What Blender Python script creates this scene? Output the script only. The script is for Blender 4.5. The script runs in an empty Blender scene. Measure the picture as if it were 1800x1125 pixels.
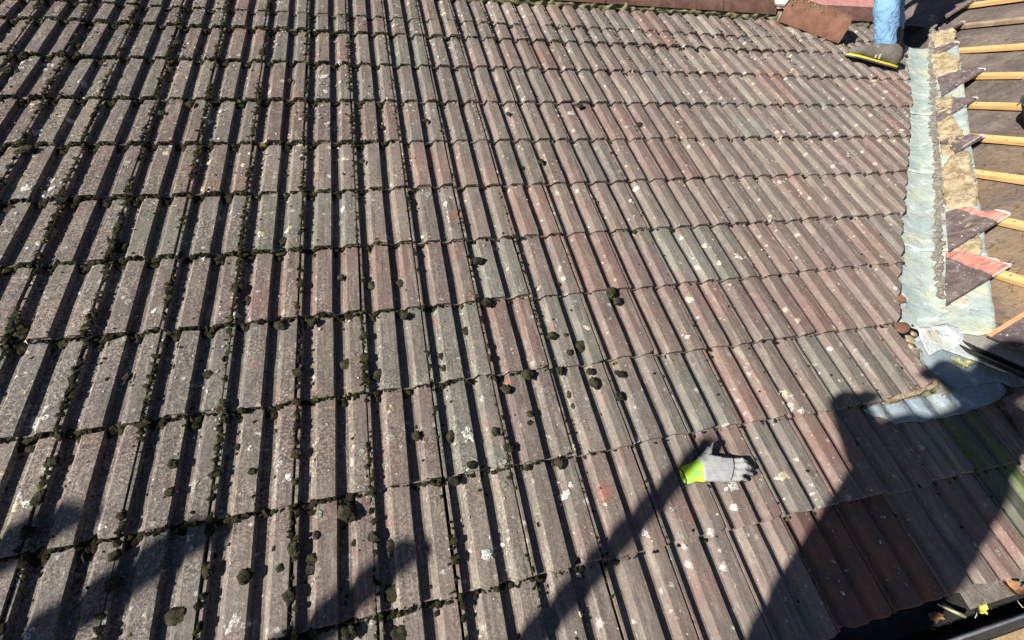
import bpy, bmesh, math, random
import numpy as np
from mathutils import Vector, Matrix, noise, Euler

R = math.radians
random.seed(7)
S = bpy.context.scene
C = S.collection

# ------------------------------------------------------------------ camera
cam_d = bpy.data.cameras.new("camera")
cam_d.sensor_width = 36.0
cam_d.lens = 16.245
cam_d.clip_start = 0.01
cam_d.clip_end = 500.0
cam = bpy.data.objects.new("camera", cam_d)
C.objects.link(cam)
CAM = Vector((0.3174, -0.9952, 0.9988))
RX = Vector((0.9676, -0.2521, 0.0161)); RZ = Vector((0.2316, 0.8643, -0.4466))
RX = (RX - RZ * RX.dot(RZ)).normalized() if abs(RX.dot(RZ)) > 1e-6 else RX
RZ.normalize()
RY = RZ.cross(RX)
M = Matrix((RX, -RY, -RZ)).transposed().to_4x4()
M.translation = CAM
cam.matrix_world = M
S.camera = cam
S.render.resolution_x, S.render.resolution_y = 1024, 640

# ------------------------------------------------------------------ light
TH = R(32.0)
ct, st = math.cos(TH), math.sin(TH)


def W(u, v, h=0.0):
    """point on the main roof: u along the courses, v down the slope, h off the tiles"""
    return Vector((u, -ct * v - st * h, -st * v + ct * h))


LDIR = (W(1.45, -0.18, -1.0)).normalized()
sun_d = bpy.data.lights.new("sun", 'SUN')
sun_d.energy = 5.0
sun_d.angle = R(0.55)
sun_d.color = (1.0, 0.945, 0.87)
sun = bpy.data.objects.new("sun", sun_d)
C.objects.link(sun)
sun.rotation_euler = LDIR.to_track_quat('-Z', 'Y').to_euler()
sun.location = (-6, -3, 6)
world = bpy.data.worlds.new("World")
S.world = world
world.use_nodes = True
wn = world.node_tree
bg = wn.nodes["Background"]
sky = wn.nodes.new("ShaderNodeTexSky")
sky.sky_type = 'NISHITA'
sky.sun_disc = False
sky.air_density = 0.5
sky.ozone_density = 2.5
sky.dust_density = 0.2
sky.sun_elevation = math.asin(-LDIR.z)
sky.sun_rotation = math.atan2(-LDIR.x, -LDIR.y)
wn.links.new(sky.outputs[0], bg.inputs[0])
bg.inputs[1].default_value = 0.05
S.view_settings.view_transform = 'Standard'
S.view_settings.look = 'None'
S.view_settings.use_curve_mapping = False
S.view_settings.gamma = 1.0
S.view_settings.exposure = 1.28


# ------------------------------------------------------------------ materials
class G:
    """small node-graph builder"""

    def __init__(s, name):
        s.m = bpy.data.materials.new(name)
        s.m.use_nodes = True
        s.t = s.m.node_tree
        s.b = s.t.nodes["Principled BSDF"]
        s.geo = s.t.nodes.new("ShaderNodeNewGeometry")
        s.pos = s.geo.outputs["Position"]

    def put(s, sock, v):
        if isinstance(v, bpy.types.NodeSocket):
            s.t.links.new(v, sock)
        elif isinstance(v, (tuple, list)):
            sock.default_value = tuple(v) + ((1,) if len(v) == 3 and sock.type == 'RGBA' else ())
        else:
            sock.default_value = v

    def noise(s, scale, detail=3.0, rough=0.55, vec=None, dist=0.0):
        n = s.t.nodes.new("ShaderNodeTexNoise")
        n.inputs["Scale"].default_value = scale
        n.inputs["Detail"].default_value = detail
        n.inputs["Roughness"].default_value = rough
        n.inputs["Distortion"].default_value = dist
        s.put(n.inputs["Vector"], vec or s.pos)
        return n.outputs[0]

    def voro(s, scale, out="Distance", vec=None, rnd=1.0):
        n = s.t.nodes.new("ShaderNodeTexVoronoi")
        n.inputs["Scale"].default_value = scale
        n.inputs["Randomness"].default_value = rnd
        s.put(n.inputs["Vector"], vec or s.pos)
        return n.outputs[out]

    def mix(s, f, a, b, mode='MIX'):
        n = s.t.nodes.new("ShaderNodeMix")
        n.data_type = 'RGBA'
        n.blend_type = mode
        s.put(n.inputs[0], f)
        s.put(n.inputs[6], a)
        s.put(n.inputs[7], b)
        return n.outputs[2]

    def rng(s, v, a, b, c=0.0, d=1.0):
        n = s.t.nodes.new("ShaderNodeMapRange")
        n.inputs[1].default_value, n.inputs[2].default_value = a, b
        n.inputs[3].default_value, n.inputs[4].default_value = c, d
        s.put(n.inputs[0], v)
        return n.outputs[0]

    def math(s, op, a, b=0.0):
        n = s.t.nodes.new("ShaderNodeMath")
        n.operation = op
        s.put(n.inputs[0], a)
        s.put(n.inputs[1], b)
        return n.outputs[0]

    def ramp(s, f, stops, interp='LINEAR'):
        n = s.t.nodes.new("ShaderNodeValToRGB")
        n.color_ramp.interpolation = interp
        e = n.color_ramp.elements
        while len(e) < len(stops):
            e.new(0.5)
        for k, (p, c) in enumerate(stops):
            e[k].position = p
            e[k].color = tuple(c) + (1,)
        s.put(n.inputs[0], f)
        return n.outputs[0]

    def vmul(s, v, k):
        n = s.t.nodes.new("ShaderNodeVectorMath")
        n.operation = 'MULTIPLY'
        s.put(n.inputs[0], v)
        n.inputs[1].default_value = k
        return n.outputs[0]

    def vadd(s, v, w):
        n = s.t.nodes.new("ShaderNodeVectorMath")
        n.operation = 'ADD'
        s.put(n.inputs[0], v)
        s.put(n.inputs[1], w)
        return n.outputs[0]

    def sep(s, v):
        n = s.t.nodes.new("ShaderNodeSeparateXYZ")
        s.put(n.inputs[0], v)
        return n.outputs

    def bump(s, h, strength=0.5, dist=0.002, prev=None):
        n = s.t.nodes.new("ShaderNodeBump")
        n.inputs["Strength"].default_value = strength
        n.inputs["Distance"].default_value = dist
        s.put(n.inputs["Height"], h)
        if prev is not None:
            s.put(n.inputs["Normal"], prev)
        return n.outputs[0]

    def done(s, col, rough=0.9, normal=None, metal=0.0, spec=0.3):
        s.put(s.b.inputs["Base Color"], col)
        s.put(s.b.inputs["Roughness"], rough)
        s.put(s.b.inputs["Metallic"], metal)
        s.put(s.b.inputs["Specular IOR Level"], spec)
        if normal is not None:
            s.put(s.b.inputs["Normal"], normal)
        return s.m


def rnd_of(g):
    return g.t.nodes.new("ShaderNodeObjectInfo").outputs["Random"]


def tile_material():
    g = G("weathered concrete tile")
    base = g.t.nodes.new("ShaderNodeObjectInfo").outputs["Color"]
    x = g.sep(g.pos)[0]
    # the old weathered end of the roof, its edge wandering over several tiles
    west = g.rng(g.math('ADD', x, g.rng(g.noise(1.3, 3.0), .3, .7, -.5, .5)), 1.1, -0.5, 0.0, 1.0)
    big = g.noise(6.0, 4.0)
    c = g.mix(g.rng(big, .52, .70, 0, .58), base, (.150, .076, .060))
    c = g.mix(g.rng(g.noise(2.4, 4.0, .6, g.vadd(g.pos, (4, 4, 4))), .44, .62, 0, .65), c, (.108, .094, .080))
    c = g.mix(g.math('MULTIPLY', west, g.rng(g.noise(5.0, 5.0, .65, g.vadd(g.pos, (1, 6, 2))), .38, .60, .10, .55)), c, (.070, .064, .058))
    mid = g.noise(24.0, 5.0, .65)
    c = g.mix(g.rng(mid, .50, .70, 0, .60), c, (.165, .150, .122))
    # run-off streaks down the slope
    streak = g.noise(1.0, 5.0, .6, g.vmul(g.pos, (95.0, 5.0, 5.0)))
    c = g.mix(g.rng(streak, .50, .68, 0, .68), c, (.058, .046, .039))
    pale = g.noise(1.0, 4.0, .6, g.vadd(g.vmul(g.pos, (60.0, 6.0, 6.0)), (9, 2, 2)))
    c = g.mix(g.rng(pale, .55, .70, 0, .55), c, (.235, .205, .165))
    # red flakes where the surface has worn through
    fl = g.noise(10.0, 5.0, .65, g.vadd(g.pos, (7.0, 3.0, 1.0)), .4)
    c = g.mix(g.rng(fl, .66, .74, 0, .75), c, (.235, .080, .055))
    # sandy grain, patchy
    gr = g.noise(330.0, 3.0, .75)
    gc = g.noise(135.0, 3.0, .75)
    pat = g.rng(g.noise(8.0, 3.0), .35, .62, .25, 1.0)
    amt = g.math('MULTIPLY', g.rng(west, 0, 1, .18, 1.0), pat)
    c = g.mix(g.math('MULTIPLY', amt, .95), c, g.mix(1.0, c, g.ramp(gr, [(.36, (.25, .25, .25)), (.50, (.95, .95, .95)), (.64, (2.0, 1.95, 1.85))]), 'MULTIPLY'))
    c = g.mix(amt, c, g.mix(1.0, c, g.ramp(gc, [(.36, (.18, .18, .18)), (.50, (.95, .95, .95)), (.64, (2.3, 2.25, 2.1))]), 'MULTIPLY'))
    dk = g.noise(70.0, 4.0, .7)
    c = g.mix(g.math('MULTIPLY', g.rng(dk, .54, .68, 0, .85), g.rng(west, 0, 1, .25, 1.0)), c, (.030, .028, .024))
    # pale crusts, ragged and each its own size
    wob = g.vadd(g.pos, g.vmul(g.t_noise(150.0), (.020, .020, .020)))
    br = g.rng(g.noise(240.0, 3.0, .7), .40, .56, .15, 1.0)
    for sc, lim, thr, colr in ((38.0, .30, .88, (.42, .40, .35)), (75.0, .26, .82, (.40, .37, .32)), (20.0, .26, .92, (.46, .44, .39))):
        d = g.voro(sc, "Distance", wob)
        k = g.sep(g.voro(sc, "Color", wob))[0]
        on = g.math('MULTIPLY', g.rng(d, lim, lim * .35, 0, 1), g.rng(k, thr, thr + .02, 0, 1))
        c = g.mix(g.math('MULTIPLY', on, br), c, colr)
    alg = g.noise(3.1, 4.0, .6, g.vadd(g.pos, (2.0, 5.0, 9.0)))
    c = g.mix(g.rng(alg, .56, .72, 0, .40), c, (.105, .112, .078))
    n = g.bump(g.noise(55.0, 4.0, .6), .35, .004)
    n = g.bump(gc, .50, .0028, n)
    n = g.bump(gr, .50, .0020, n)
    return g.done(c, .72, n, spec=.35)


def _tn(self, scale):
    n = self.t.nodes.new("ShaderNodeTexNoise")
    n.inputs["Scale"].default_value = scale
    self.put(n.inputs["Vector"], self.pos)
    return n.outputs["Color"]


G.t_noise = _tn


def simple(name, c1, c2, scale=20.0, rough=.85, bump=.4, bscale=120.0, bdist=.002, metal=0.0, spec=.3, lo=.40, hi=.62):
    g = G(name)
    c = g.mix(g.rng(g.noise(scale, 5.0, .6), lo, hi), c1, c2)
    c = g.mix(.7, c, g.mix(1.0, c, g.ramp(g.noise(bscale * 2.2, 3.0, .7), [(.35, (.6, .6, .6)), (.65, (1.4, 1.4, 1.4))]), 'MULTIPLY'))
    return g.done(c, rough, g.bump(g.noise(bscale, 4.0, .65), bump, bdist), metal, spec)


TILE = tile_material()
MOSS = simple("dark moss", (0.010, 0.009, 0.006), (0.031, 0.029, 0.014), 30, .97, .9, 420, .003, spec=.08)
MOSSBALL = simple("moss cushion", (.014, .013, .009), (.044, .041, .024), 42, .97, .9, 380, .003, spec=.08)
MOSSGREEN = simple("green moss", (.025, .028, .008), (.085, .085, .022), 60, .95, .9, 420, .003, spec=.08)


def crust(name, c1, c2, thr):
    m = simple(name, c1, c2, 90, .92, .6, 300, .001)
    t = m.node_tree
    out = [n for n in t.nodes if n.type == 'OUTPUT_MATERIAL'][0]
    ns = t.nodes.new("ShaderNodeTexNoise")
    ns.inputs["Scale"].default_value = 260
    ns.inputs["Detail"].default_value = 3
    geo = t.nodes.new("ShaderNodeNewGeometry")
    t.links.new(geo.outputs["Position"], ns.inputs["Vector"])
    mr = t.nodes.new("ShaderNodeMapRange")
    mr.inputs[1].default_value, mr.inputs[2].default_value = thr - .07, thr + .07
    t.links.new(ns.outputs[0], mr.inputs[0])
    tr = t.nodes.new("ShaderNodeBsdfTransparent")
    mx = t.nodes.new("ShaderNodeMixShader")
    t.links.new(mr.outputs[0], mx.inputs[0])
    t.links.new(t.nodes["Principled BSDF"].outputs[0], mx.inputs[1])
    t.links.new(tr.outputs[0], mx.inputs[2])
    t.links.new(mx.outputs[0], out.inputs[0])
    return m


LICHEN = crust("white lichen crust", (.30, .29, .26), (.58, .56, .52), .545)
LICHENG = crust("grey lichen crust", (.17, .17, .14), (.30, .29, .25), .53)
LICHENY = crust("cream lichen crust", (.36, .30, .19), (.48, .42, .29), .55)


def lead_material(name, a, b, cc, rough):
    g = G(name)
    c = g.mix(g.rng(g.noise(5.0, 5.0, .6), .40, .60), a, b)
    c = g.mix(g.rng(g.noise(8.0, 5.0, .65, g.vadd(g.pos, (3, 1, 4))), .50, .66, 0, .85), c, cc)
    c = g.mix(g.rng(g.noise(13.0, 6.0, .7, g.vadd(g.pos, (8, 1, 2)), .5), .54, .66, 0, .8), c, tuple(min(.62, q * 1.55) for q in b))
    c = g.mix(g.rng(g.noise(34.0, 6.0, .75, g.vadd(g.pos, (0, 0, 5)), .8), .55, .70, 0, .75), c, (.085, .085, .075))
    c = g.mix(g.rng(g.noise(22.0, 4.0, .6, g.vadd(g.pos, (1, 8, 2))), .66, .72, 0, .7), c, (.20, .085, .055))
    n = g.bump(g.noise(13.0, 4.0, .55, None, .6), .8, .016)
    n = g.bump(g.noise(120.0, 3.0, .6), .3, .002, n)
    return g.done(c, rough, n, 0.0, .35)


LEAD = lead_material("weathered lead", (.200, .243, .238), (.255, .295, .270), (.325, .320, .205), .55)
LEADPALE = lead_material("pale limed lead", (.29, .33, .34), (.37, .40, .39), (.33, .32, .25), .5)
APRON = lead_material("blue grey lead", (.125, .160, .190), (.170, .200, .220), (.15, .165, .135), .36)
MORTAR = simple("old mortar", (0.104, 0.094, 0.078), (0.176, 0.160, 0.132), 25, .95, .9, 140, .005)


def sandy_material():
    g = G("sandy mortar")
    c = g.mix(g.rng(g.noise(18.0, 5.0, .65), .40, .60), (.20, .150, .085), (.34, .275, .175))
    c = g.mix(g.rng(g.noise(40.0, 5.0, .7, g.vadd(g.pos, (3, 3, 3))), .54, .66, 0, .8), c, (.44, .40, .31))
    c = g.mix(g.rng(g.noise(30.0, 5.0, .7, g.vadd(g.pos, (6, 1, 3))), .56, .68, 0, .8), c, (.105, .085, .062))
    n = g.bump(g.noise(60.0, 6.0, .7), 1.0, .010)
    return g.done(c, .95, n, spec=.15)


MORTARY = sandy_material()
MOSSYBED = simple("mossy mortar", (0.088, 0.088, 0.044), (0.187, 0.176, 0.094), 40, .95, .9, 160, .005)
RIDGE = simple("ridge clay", (0.068, 0.034, 0.027), (0.116, 0.060, 0.045), 16, .88, .6, 260, .002)
RIDGEW = simple("rusty ridge clay", (0.108, 0.048, 0.030), (0.151, 0.076, 0.050), 14, .9, .6, 240, .002)
PINK = simple("sunny red tile", (0.315, 0.143, 0.120), (0.390, 0.203, 0.173), 9, .85, .4, 90, .003)
ORANGE = simple("fresh clay", (0.480, 0.176, 0.080), (0.576, 0.264, 0.144), 20, .85, .4, 160, .002)
STAIN = simple("stained lime mortar", (0.448, 0.424, 0.384), (0.288, 0.200, 0.136), 26, .95, .8, 120, .004)
LIME = simple("lime edge", (0.496, 0.464, 0.416), (0.592, 0.560, 0.520), 60, .9, .5, 200, .001)


def plum_material(name, a, b, dirt):
    g = G(name)
    c = g.mix(g.rng(g.noise(15.0, 5.0, .65), .40, .60), a, b)
    c = g.mix(g.rng(g.noise(1.0, 5.0, .65, g.vmul(g.pos, (14.0, 60.0, 14.0))), .52, .66, 0, .6), c, (.055, .042, .040))
    c = g.mix(g.rng(g.noise(26.0, 5.0, .7, g.vadd(g.pos, (4, 2, 3))), .55, .70, 0, dirt), c, (.235, .205, .170))
    c = g.mix(g.rng(g.noise(75.0, 3.0, .6), .64, .68, 0, .75), c, (.46, .44, .40))
    n = g.bump(g.noise(220.0, 4.0, .7), .6, .002)
    return g.done(c, .92, g.bump(g.noise(40.0, 4.0, .6), .4, .004, n), spec=.2)


SALMON = plum_material("unweathered tile head", (.29, .115, .085), (.40, .185, .145), .45)
PURPLE = plum_material("old plum tile", (.068, .050, .052), (.118, .090, .086), .55)
BLACK = simple("black plastic", (.010, .010, .011), (.016, .016, .017), 30, .34, .12, 120, .001, spec=.5)
GREY = simple("grey eaves sheet", (0.128, 0.124, 0.112), (0.173, 0.165, 0.150), 12, .8, .3, 90, .002)
GREYLIP = simple("worn gutter lip", (0.285, 0.285, 0.285), (0.375, 0.375, 0.375), 20, .4, .2, 120, .001, spec=.5)
DECK = simple("dark roof underlay", (.012, .012, .012), (.022, .020, .018), 12, .95, .2, 60, .002)
BOARD = simple("scaffold board", (0.345, 0.247, 0.128), (0.435, 0.323, 0.180), 9, .8, .4, 70, .002)
SOIL = simple("ground", (.10, .095, .07), (.16, .15, .11), 2, .95, .5, 20, .01)
WALLM = simple("brick wall render", (.30, .26, .22), (.38, .33, .28), 4, .95, .5, 60, .004)
STEEL = simple("galvanised steel", (.42, .43, .44), (.52, .53, .54), 15, .4, .2, 90, .001, metal=.7)
SKIN = simple("skin", (.50, .33, .25), (.56, .38, .29), 30, .55, .2, 300, .0005)
HAIR = simple("hair", (.03, .022, .015), (.05, .035, .025), 200, .6, .6, 400, .002)
JACKET = simple("dark jacket", (.03, .035, .045), (.05, .055, .07), 20, .85, .4, 200, .002)
SHOE = simple("grey suede", (0.076, 0.069, 0.058), (0.114, 0.102, 0.085), 24, .9, .5, 320, .001)
SHOET = simple("beige trim", (0.270, 0.232, 0.188), (0.315, 0.277, 0.232), 60, .85, .3, 300, .001)
YELLOW = simple("yellow midsole", (0.432, 0.336, 0.018), (0.468, 0.378, 0.030), 40, .6, .15, 200, .0005)
RUBBER = simple("dark rubber", (.035, .035, .036), (.06, .06, .058), 30, .7, .3, 200, .001)
LEAFG = simple("withered green leaf", (0.208, 0.224, 0.088), (0.304, 0.312, 0.152), 80, .6, .5, 200, .001)
LEAFY = simple("yellow leaf", (0.496, 0.416, 0.048), (0.592, 0.512, 0.128), 60, .6, .4, 200, .001)
LEAFB = simple("brown leaf", (.10, .055, .030), (.26, .13, .06), 40, .7, .4, 200, .001)
TWIG = simple("dry stem", (0.320, 0.304, 0.160), (0.440, 0.416, 0.256), 50, .7, .3, 200, .001)


def wood_material():
    g = G("sawn pine")
    w = g.noise(1.0, 6.0, .65, g.vmul(g.pos, (70.0, 2.0, 70.0)))
    c = g.ramp(w, [(.28, (.21, .105, .036)), (.46, (.42, .255, .100)), (.68, (.52, .355, .165))])
    c = g.mix(g.rng(g.noise(6.0, 3.0), .60, .75, 0, .5), c, (.22, .14, .08))
    c = g.mix(g.rng(g.noise(40.0, 2.0), .70, .74, 0, .8), c, (.10, .05, .02))
    return g.done(c, .7, g.bump(w, .4, .001), spec=.3)


PINE = wood_material()
OLDPINE = simple("old grey batten", (0.180, 0.128, 0.086), (0.255, 0.188, 0.135), 14, .85, .4, 120, .002)


def felt_material():
    g = G("old roofing felt")
    x = g.sep(g.pos)
    c = g.mix(g.rng(g.noise(4.0, 5.0, .6), .40, .62), (.070, .056, .050), (.125, .100, .082))
    tan = g.math('MULTIPLY', g.rng(x[1], 1.15, .20, 0, 1), g.rng(g.noise(3.0, 4.0, .6), .34, .55))
    c = g.mix(tan, c, (.190, .122, .060))
    cr = g.voro(1.0, "Distance", g.vmul(g.pos, (16, 9, 16)))
    wv = g.noise(1.0, 6.0, .7, g.vmul(g.pos, (9.0, 30.0, 30.0)), 1.5)
    c = g.mix(g.rng(wv, .54, .64, 0, .75), c, (.036, .028, .022))
    dust = g.noise(1.0, 5.0, .7, g.vmul(g.pos, (22.0, 7.0, 22.0)), 1.0)
    c = g.mix(g.rng(dust, .56, .72, 0, .6), c, (.20, .165, .125))
    c = g.mix(g.rng(g.noise(45.0, 4.0, .6), .66, .72, 0, .5), c, (.30, .27, .21))
    n = g.bump(g.noise(10.0, 6.0, .65, None, .5), 1.0, .022)
    n = g.bump(wv, .4, .004, n)
    return g.done(c, .85, n, spec=.3)


FELT = felt_material()


def algae_material():
    g = G("algae stained tile")
    uv = g.noise(1.0, 4.0, .5, g.vmul(g.pos, (40.0, 3.0, 3.0)))
    c = g.mix(g.rng(uv, .40, .58), (.055, .052, .040), (.075, .105, .014))
    c = g.mix(g.rng(g.noise(90.0, 5.0, .75), .46, .58, 0, .8), c, (.050, .046, .036))
    c = g.mix(g.rng(g.noise(30.0, 5.0, .7, g.vadd(g.pos, (2, 2, 2))), .55, .66, 0, .7), c, (.085, .078, .066))
    return g.done(c, .6, g.bump(g.noise(300.0, 3.0, .7), .4, .0015), spec=.4)


ALGAE = algae_material()


def newtile_material():
    g = G("smooth red replacement tile")
    c = g.mix(g.rng(g.noise(9.0, 4.0), .42, .6), (.150, .066, .040), (.080, .045, .038))
    c = g.mix(g.rng(g.noise(260.0, 3.0, .6), .40, .62, 0, .4), c, (.060, .040, .034))
    sp = g.noise(1.0, 2.0, .5, g.vmul(g.pos, (260.0, 75.0, 75.0)))
    c = g.mix(g.rng(sp, .715, .735, 0, .8), c, (.62, .60, .58))
    return g.done(c, .7, g.bump(g.noise(300.0, 3.0, .7), .35, .0015), spec=.3)


NEWTILE = newtile_material()


def jeans_material():
    g = G("light blue denim")
    w = g.noise(1.0, 3.0, .6, g.vmul(g.pos, (500.0, 500.0, 160.0)))
    c = g.mix(g.rng(g.noise(9.0, 4.0), .35, .65), (.075, .165, .285), (.140, .255, .385))
    c = g.mix(g.rng(w, .4, .7, 0, .35), c, (.30, .44, .56))
    f = g.noise(1.0, 4.0, .55, g.vmul(g.pos, (20.0, 20.0, 13.0)), 1.6)
    n = g.bump(f, .9, .02)
    return g.done(c, .9, g.bump(w, .3, .001, n), spec=.15)


JEANS = jeans_material()


def glove_materials():
    g = G("grey glove fabric")
    w = g.noise(420.0, 2.0, .6)
    c = g.mix(g.rng(g.noise(25.0, 3.0), .4, .6), (.235, .235, .235), (.30, .30, .295))
    a = g.done(c, .9, g.bump(w, .5, .0012), spec=.15)
    b = simple("black glove rubber", (.014, .014, .017), (.028, .028, .032), 60, .7, .4, 300, .001)
    g = G("neon cuff knit")
    x = g.noise(1.0, 2.0, .5, g.vmul(g.pos, (10, 14, 14)))
    c = g.mix(g.rng(x, .42, .60), (.48, .60, .02), (.17, .52, .14))
    k = g.noise(1.0, 1.0, .5, g.vmul(g.pos, (90, 600, 600)))
    d = g.done(c, .85, g.bump(k, .6, .0015), spec=.2)
    return a, b, d


GLOVE, GLOVEB, CUFF = glove_materials()


# ------------------------------------------------------------------ helpers
def mesh_from(name, V, F, mat=None, smooth=None):
    me = bpy.data.meshes.new(name)
    me.from_pydata([tuple(v) for v in V], [], F)
    me.update()
    if mat is not None:
        me.materials.append(mat)
    if smooth:
        for p in me.polygons:
            p.use_smooth = True
        if smooth is not True:
            me.set_sharp_from_angle(angle=R(smooth))
    return me


def link(name, me, parent=None, loc=None, rot=None):
    o = bpy.data.objects.new(name, me)
    C.objects.link(o)
    if parent is not None:
        o.parent = parent
    if loc is not None:
        o.location = loc
    if rot is not None:
        o.rotation_euler = rot
    return o


def tag(o, label, cat, group=None):
    o["label"] = label
    o["category"] = cat
    if group:
        o["group"] = group
    return o


def thing(name, label, cat, mat4=None, group=None):
    o = bpy.data.objects.new(name, None)
    o.empty_display_size = .1
    C.objects.link(o)
    if mat4 is not None:
        o.matrix_world = mat4
    return tag(o, label, cat, group)


def bm_mesh(name, bm, mat=None, smooth=None):
    me = bpy.data.meshes.new(name)
    bm.normal_update()
    bm.to_mesh(me)
    bm.free()
    if mat is not None:
        me.materials.append(mat)
    if smooth:
        for p in me.polygons:
            p.use_smooth = True
        if smooth is not True:
            me.set_sharp_from_angle(angle=R(smooth))
    return me


def loft(rings, close=True, caps=True):
    """rings: list of equally long point lists -> V, F"""
    V, F = [], []
    n = len(rings[0])
    for r in rings:
        V += [tuple(p) for p in r]
    for i in range(len(rings) - 1):
        for j in range(n if close else n - 1):
            a, b = i * n + j, i * n + (j + 1) % n
            F.append((a, b, b + n, a + n))
    if caps and close:
        F.append(tuple(range(n - 1, -1, -1)))
        F.append(tuple(range((len(rings) - 1) * n, len(rings) * n)))
    return V, F


def box_vf(x0, x1, y0, y1, z0, z1):
    V = [(x, y, z) for x in (x0, x1) for y in (y0, y1) for z in (z0, z1)]
    F = [(0, 1, 3, 2), (4, 6, 7, 5), (0, 4, 5, 1), (2, 3, 7, 6), (0, 2, 6, 4), (1, 5, 7, 3)]
    return V, F


def box(name, mat, parent, x0, x1, y0, y1, z0, z1, bev=.003, jit=0.0):
    bm = bmesh.new()
    V, F = box_vf(x0, x1, y0, y1, z0, z1)
    vs = [bm.verts.new(v) for v in V]
    for f in F:
        bm.faces.new([vs[i] for i in f])
    bmesh.ops.recalc_face_normals(bm, faces=bm.faces[:])
    if bev:
        bmesh.ops.bevel(bm, geom=bm.edges[:], offset=bev, segments=1, affect='EDGES')
    return link(name, bm_mesh(name, bm, mat, 40), parent)


def slab(poly, z0, z1):
    """flat polygon extruded from z0 to z1 (poly counter-clockwise)"""
    n = len(poly)
    V = [(x, y, z0) for x, y in poly] + [(x, y, z1) for x, y in poly]
    F = [tuple(range(n - 1, -1, -1)), tuple(range(n, 2 * n))]
    for i in range(n):
        j = (i + 1) % n
        F.append((i, j, j + n, i + n))
    return V, F


def tube(pts, rad, n=10, wob=0.0, seed=0, caps=True):
    pts = [Vector(p) for p in pts]
    rings = []
    for i, p in enumerate(pts):
        d = (pts[min(i + 1, len(pts) - 1)] - pts[max(i - 1, 0)]).normalized()
        a = d.cross(Vector((0, 0, 1)))
        if a.length < .05:
            a = d.cross(Vector((1, 0, 0)))
        a.normalize()
        b = a.cross(d)
        r = rad[i] if isinstance(rad, (list, tuple)) else rad
        ring = []
        for k in range(n):
            t = 2 * math.pi * k / n
            q = r
            if wob:
                q = r * (1 + wob * noise.noise(Vector((p.x * 23 + seed, p.y * 23 + math.cos(t) * 1.3, p.z * 23 + math.sin(t) * 1.3))))
            ring.append(p + a * (q * math.cos(t)) + b * (q * math.sin(t)))
        rings.append(ring)
    return loft(rings, True, caps)


def remeshed(name, segs, voxel, mat=None, smooth_it=6, balls=()):
    """one continuous surface from tapered capsules: segs = [(p0, r0, p1, r1), ...]"""
    V, F = [], []

    def add(p0, r0, p1, r1):
        p0, p1 = Vector(p0), Vector(p1)
        d = p1 - p0
        L = d.length
        d = d / L if L > 1e-6 else Vector((0, 0, 1))
        a = d.cross(Vector((0.3, 0.5, .81)))
        a.normalize()
        b = d.cross(a)
        n = 14
        rings = []
        for k in range(1, 6):
            t = -math.pi / 2 + k * math.pi / 12 * 1.0 * (6 / 6)
            rings.append((p0 + d * (r0 * math.sin(t)), r0 * math.cos(t)))
        rings.append((p0, r0))
        rings.append((p1, r1))
        for k in range(1, 6):
            t = k * math.pi / 12
            rings.append((p1 + d * (r1 * math.sin(t)), r1 * math.cos(t)))
        o = len(V)
        for c, r in rings:
            for k in range(n):
                t = 2 * math.pi * k / n
                V.append(c + a * (r * math.cos(t)) + b * (r * math.sin(t)))
        m = len(rings)
        for i in range(m - 1):
            for k in range(n):
                q = o + i * n
                F.append((q + k, q + (k + 1) % n, q + n + (k + 1) % n, q + n + k))
        F.append(tuple(o + k for k in range(n - 1, -1, -1)))
        F.append(tuple(o + (m - 1) * n + k for k in range(n)))

    for s in segs:
        add(*s)
    for p, r in balls:
        add(p, r, Vector(p) + Vector((0, 0, r * .02)), r)
    me = mesh_from(name + "_tmp", V, F)
    o = bpy.data.objects.new(name + "_tmp", me)
    C.objects.link(o)
    m = o.modifiers.new("r", 'REMESH')
    m.mode = 'VOXEL'
    m.voxel_size = voxel
    if smooth_it:
        q = o.modifiers.new("s", 'SMOOTH')
        q.factor = .5
        q.iterations = smooth_it
    dg = bpy.context.evaluated_depsgraph_get()
    out = bpy.data.meshes.new_from_object(o.evaluated_get(dg))
    out.name = name
    bpy.data.objects.remove(o)
    bpy.data.meshes.remove(me)
    out.materials.clear()
    if mat is not None:
        out.materials.append(mat)
    for p in out.polygons:
        p.use_smooth = True
    return out


# ------------------------------------------------------------------ the place: ground, walls
def build_ground():
    V = [(-150, -150, -3.2), (150, -150, -3.2), (150, 150, -3.2), (-150, 150, -3.2)]
    o = link("ground", mesh_from("ground", V, [(0, 1, 2, 3)], SOIL))
    o["kind"] = "structure"


build_ground()

ROOF = thing("tiled_roof", "weathered brown interlocking concrete tile roof speckled with lichen and moss", "roof",
             Matrix.Rotation(TH, 4, 'X'))          # local axes: x along the courses, y up the slope, z off the roof

GAUGE, CW, STEP, LEN = 0.30, 0.20, 0.016, 0.385
PROF = [(-.0095, -.0160), (-.0095, -.0030), (-.0085, -.0020), (-.0015, -.0020), (-.0004, -.0032), (.0004, -.0175), (.0015, -.0186),
        (.0285, -.0188), (.0298, -.0180), (.0446, -.0010), (.0460, 0.0), (.070, .0004), (.0945, 0.0), (.0962, -.0014), (.0976, -.0175), (.0988, -.0186),
        (.1285, -.0188), (.1298, -.0180), (.1446, -.0010), (.1460, 0.0), (.166, .0004), (.1845, 0.0), (.1860, -.0014), (.1866, -.0120)]
# tail lines of the courses (v down the slope)
TAILS = [-2.562, -2.396, -2.100] + [round(-1.794 + .2985 * k, 4) for k in range(9)]


def prof_h(x):
    x = x % CW
    if x > .187:
        return -.002 if x > .1905 else -.03
    for (a, ha), (b, hb) in zip(PROF, PROF[1:]):
        if a <= x <= b:
            return ha + (hb - ha) * (x - a) / (b - a + 1e-9)
    return -.0186


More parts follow.
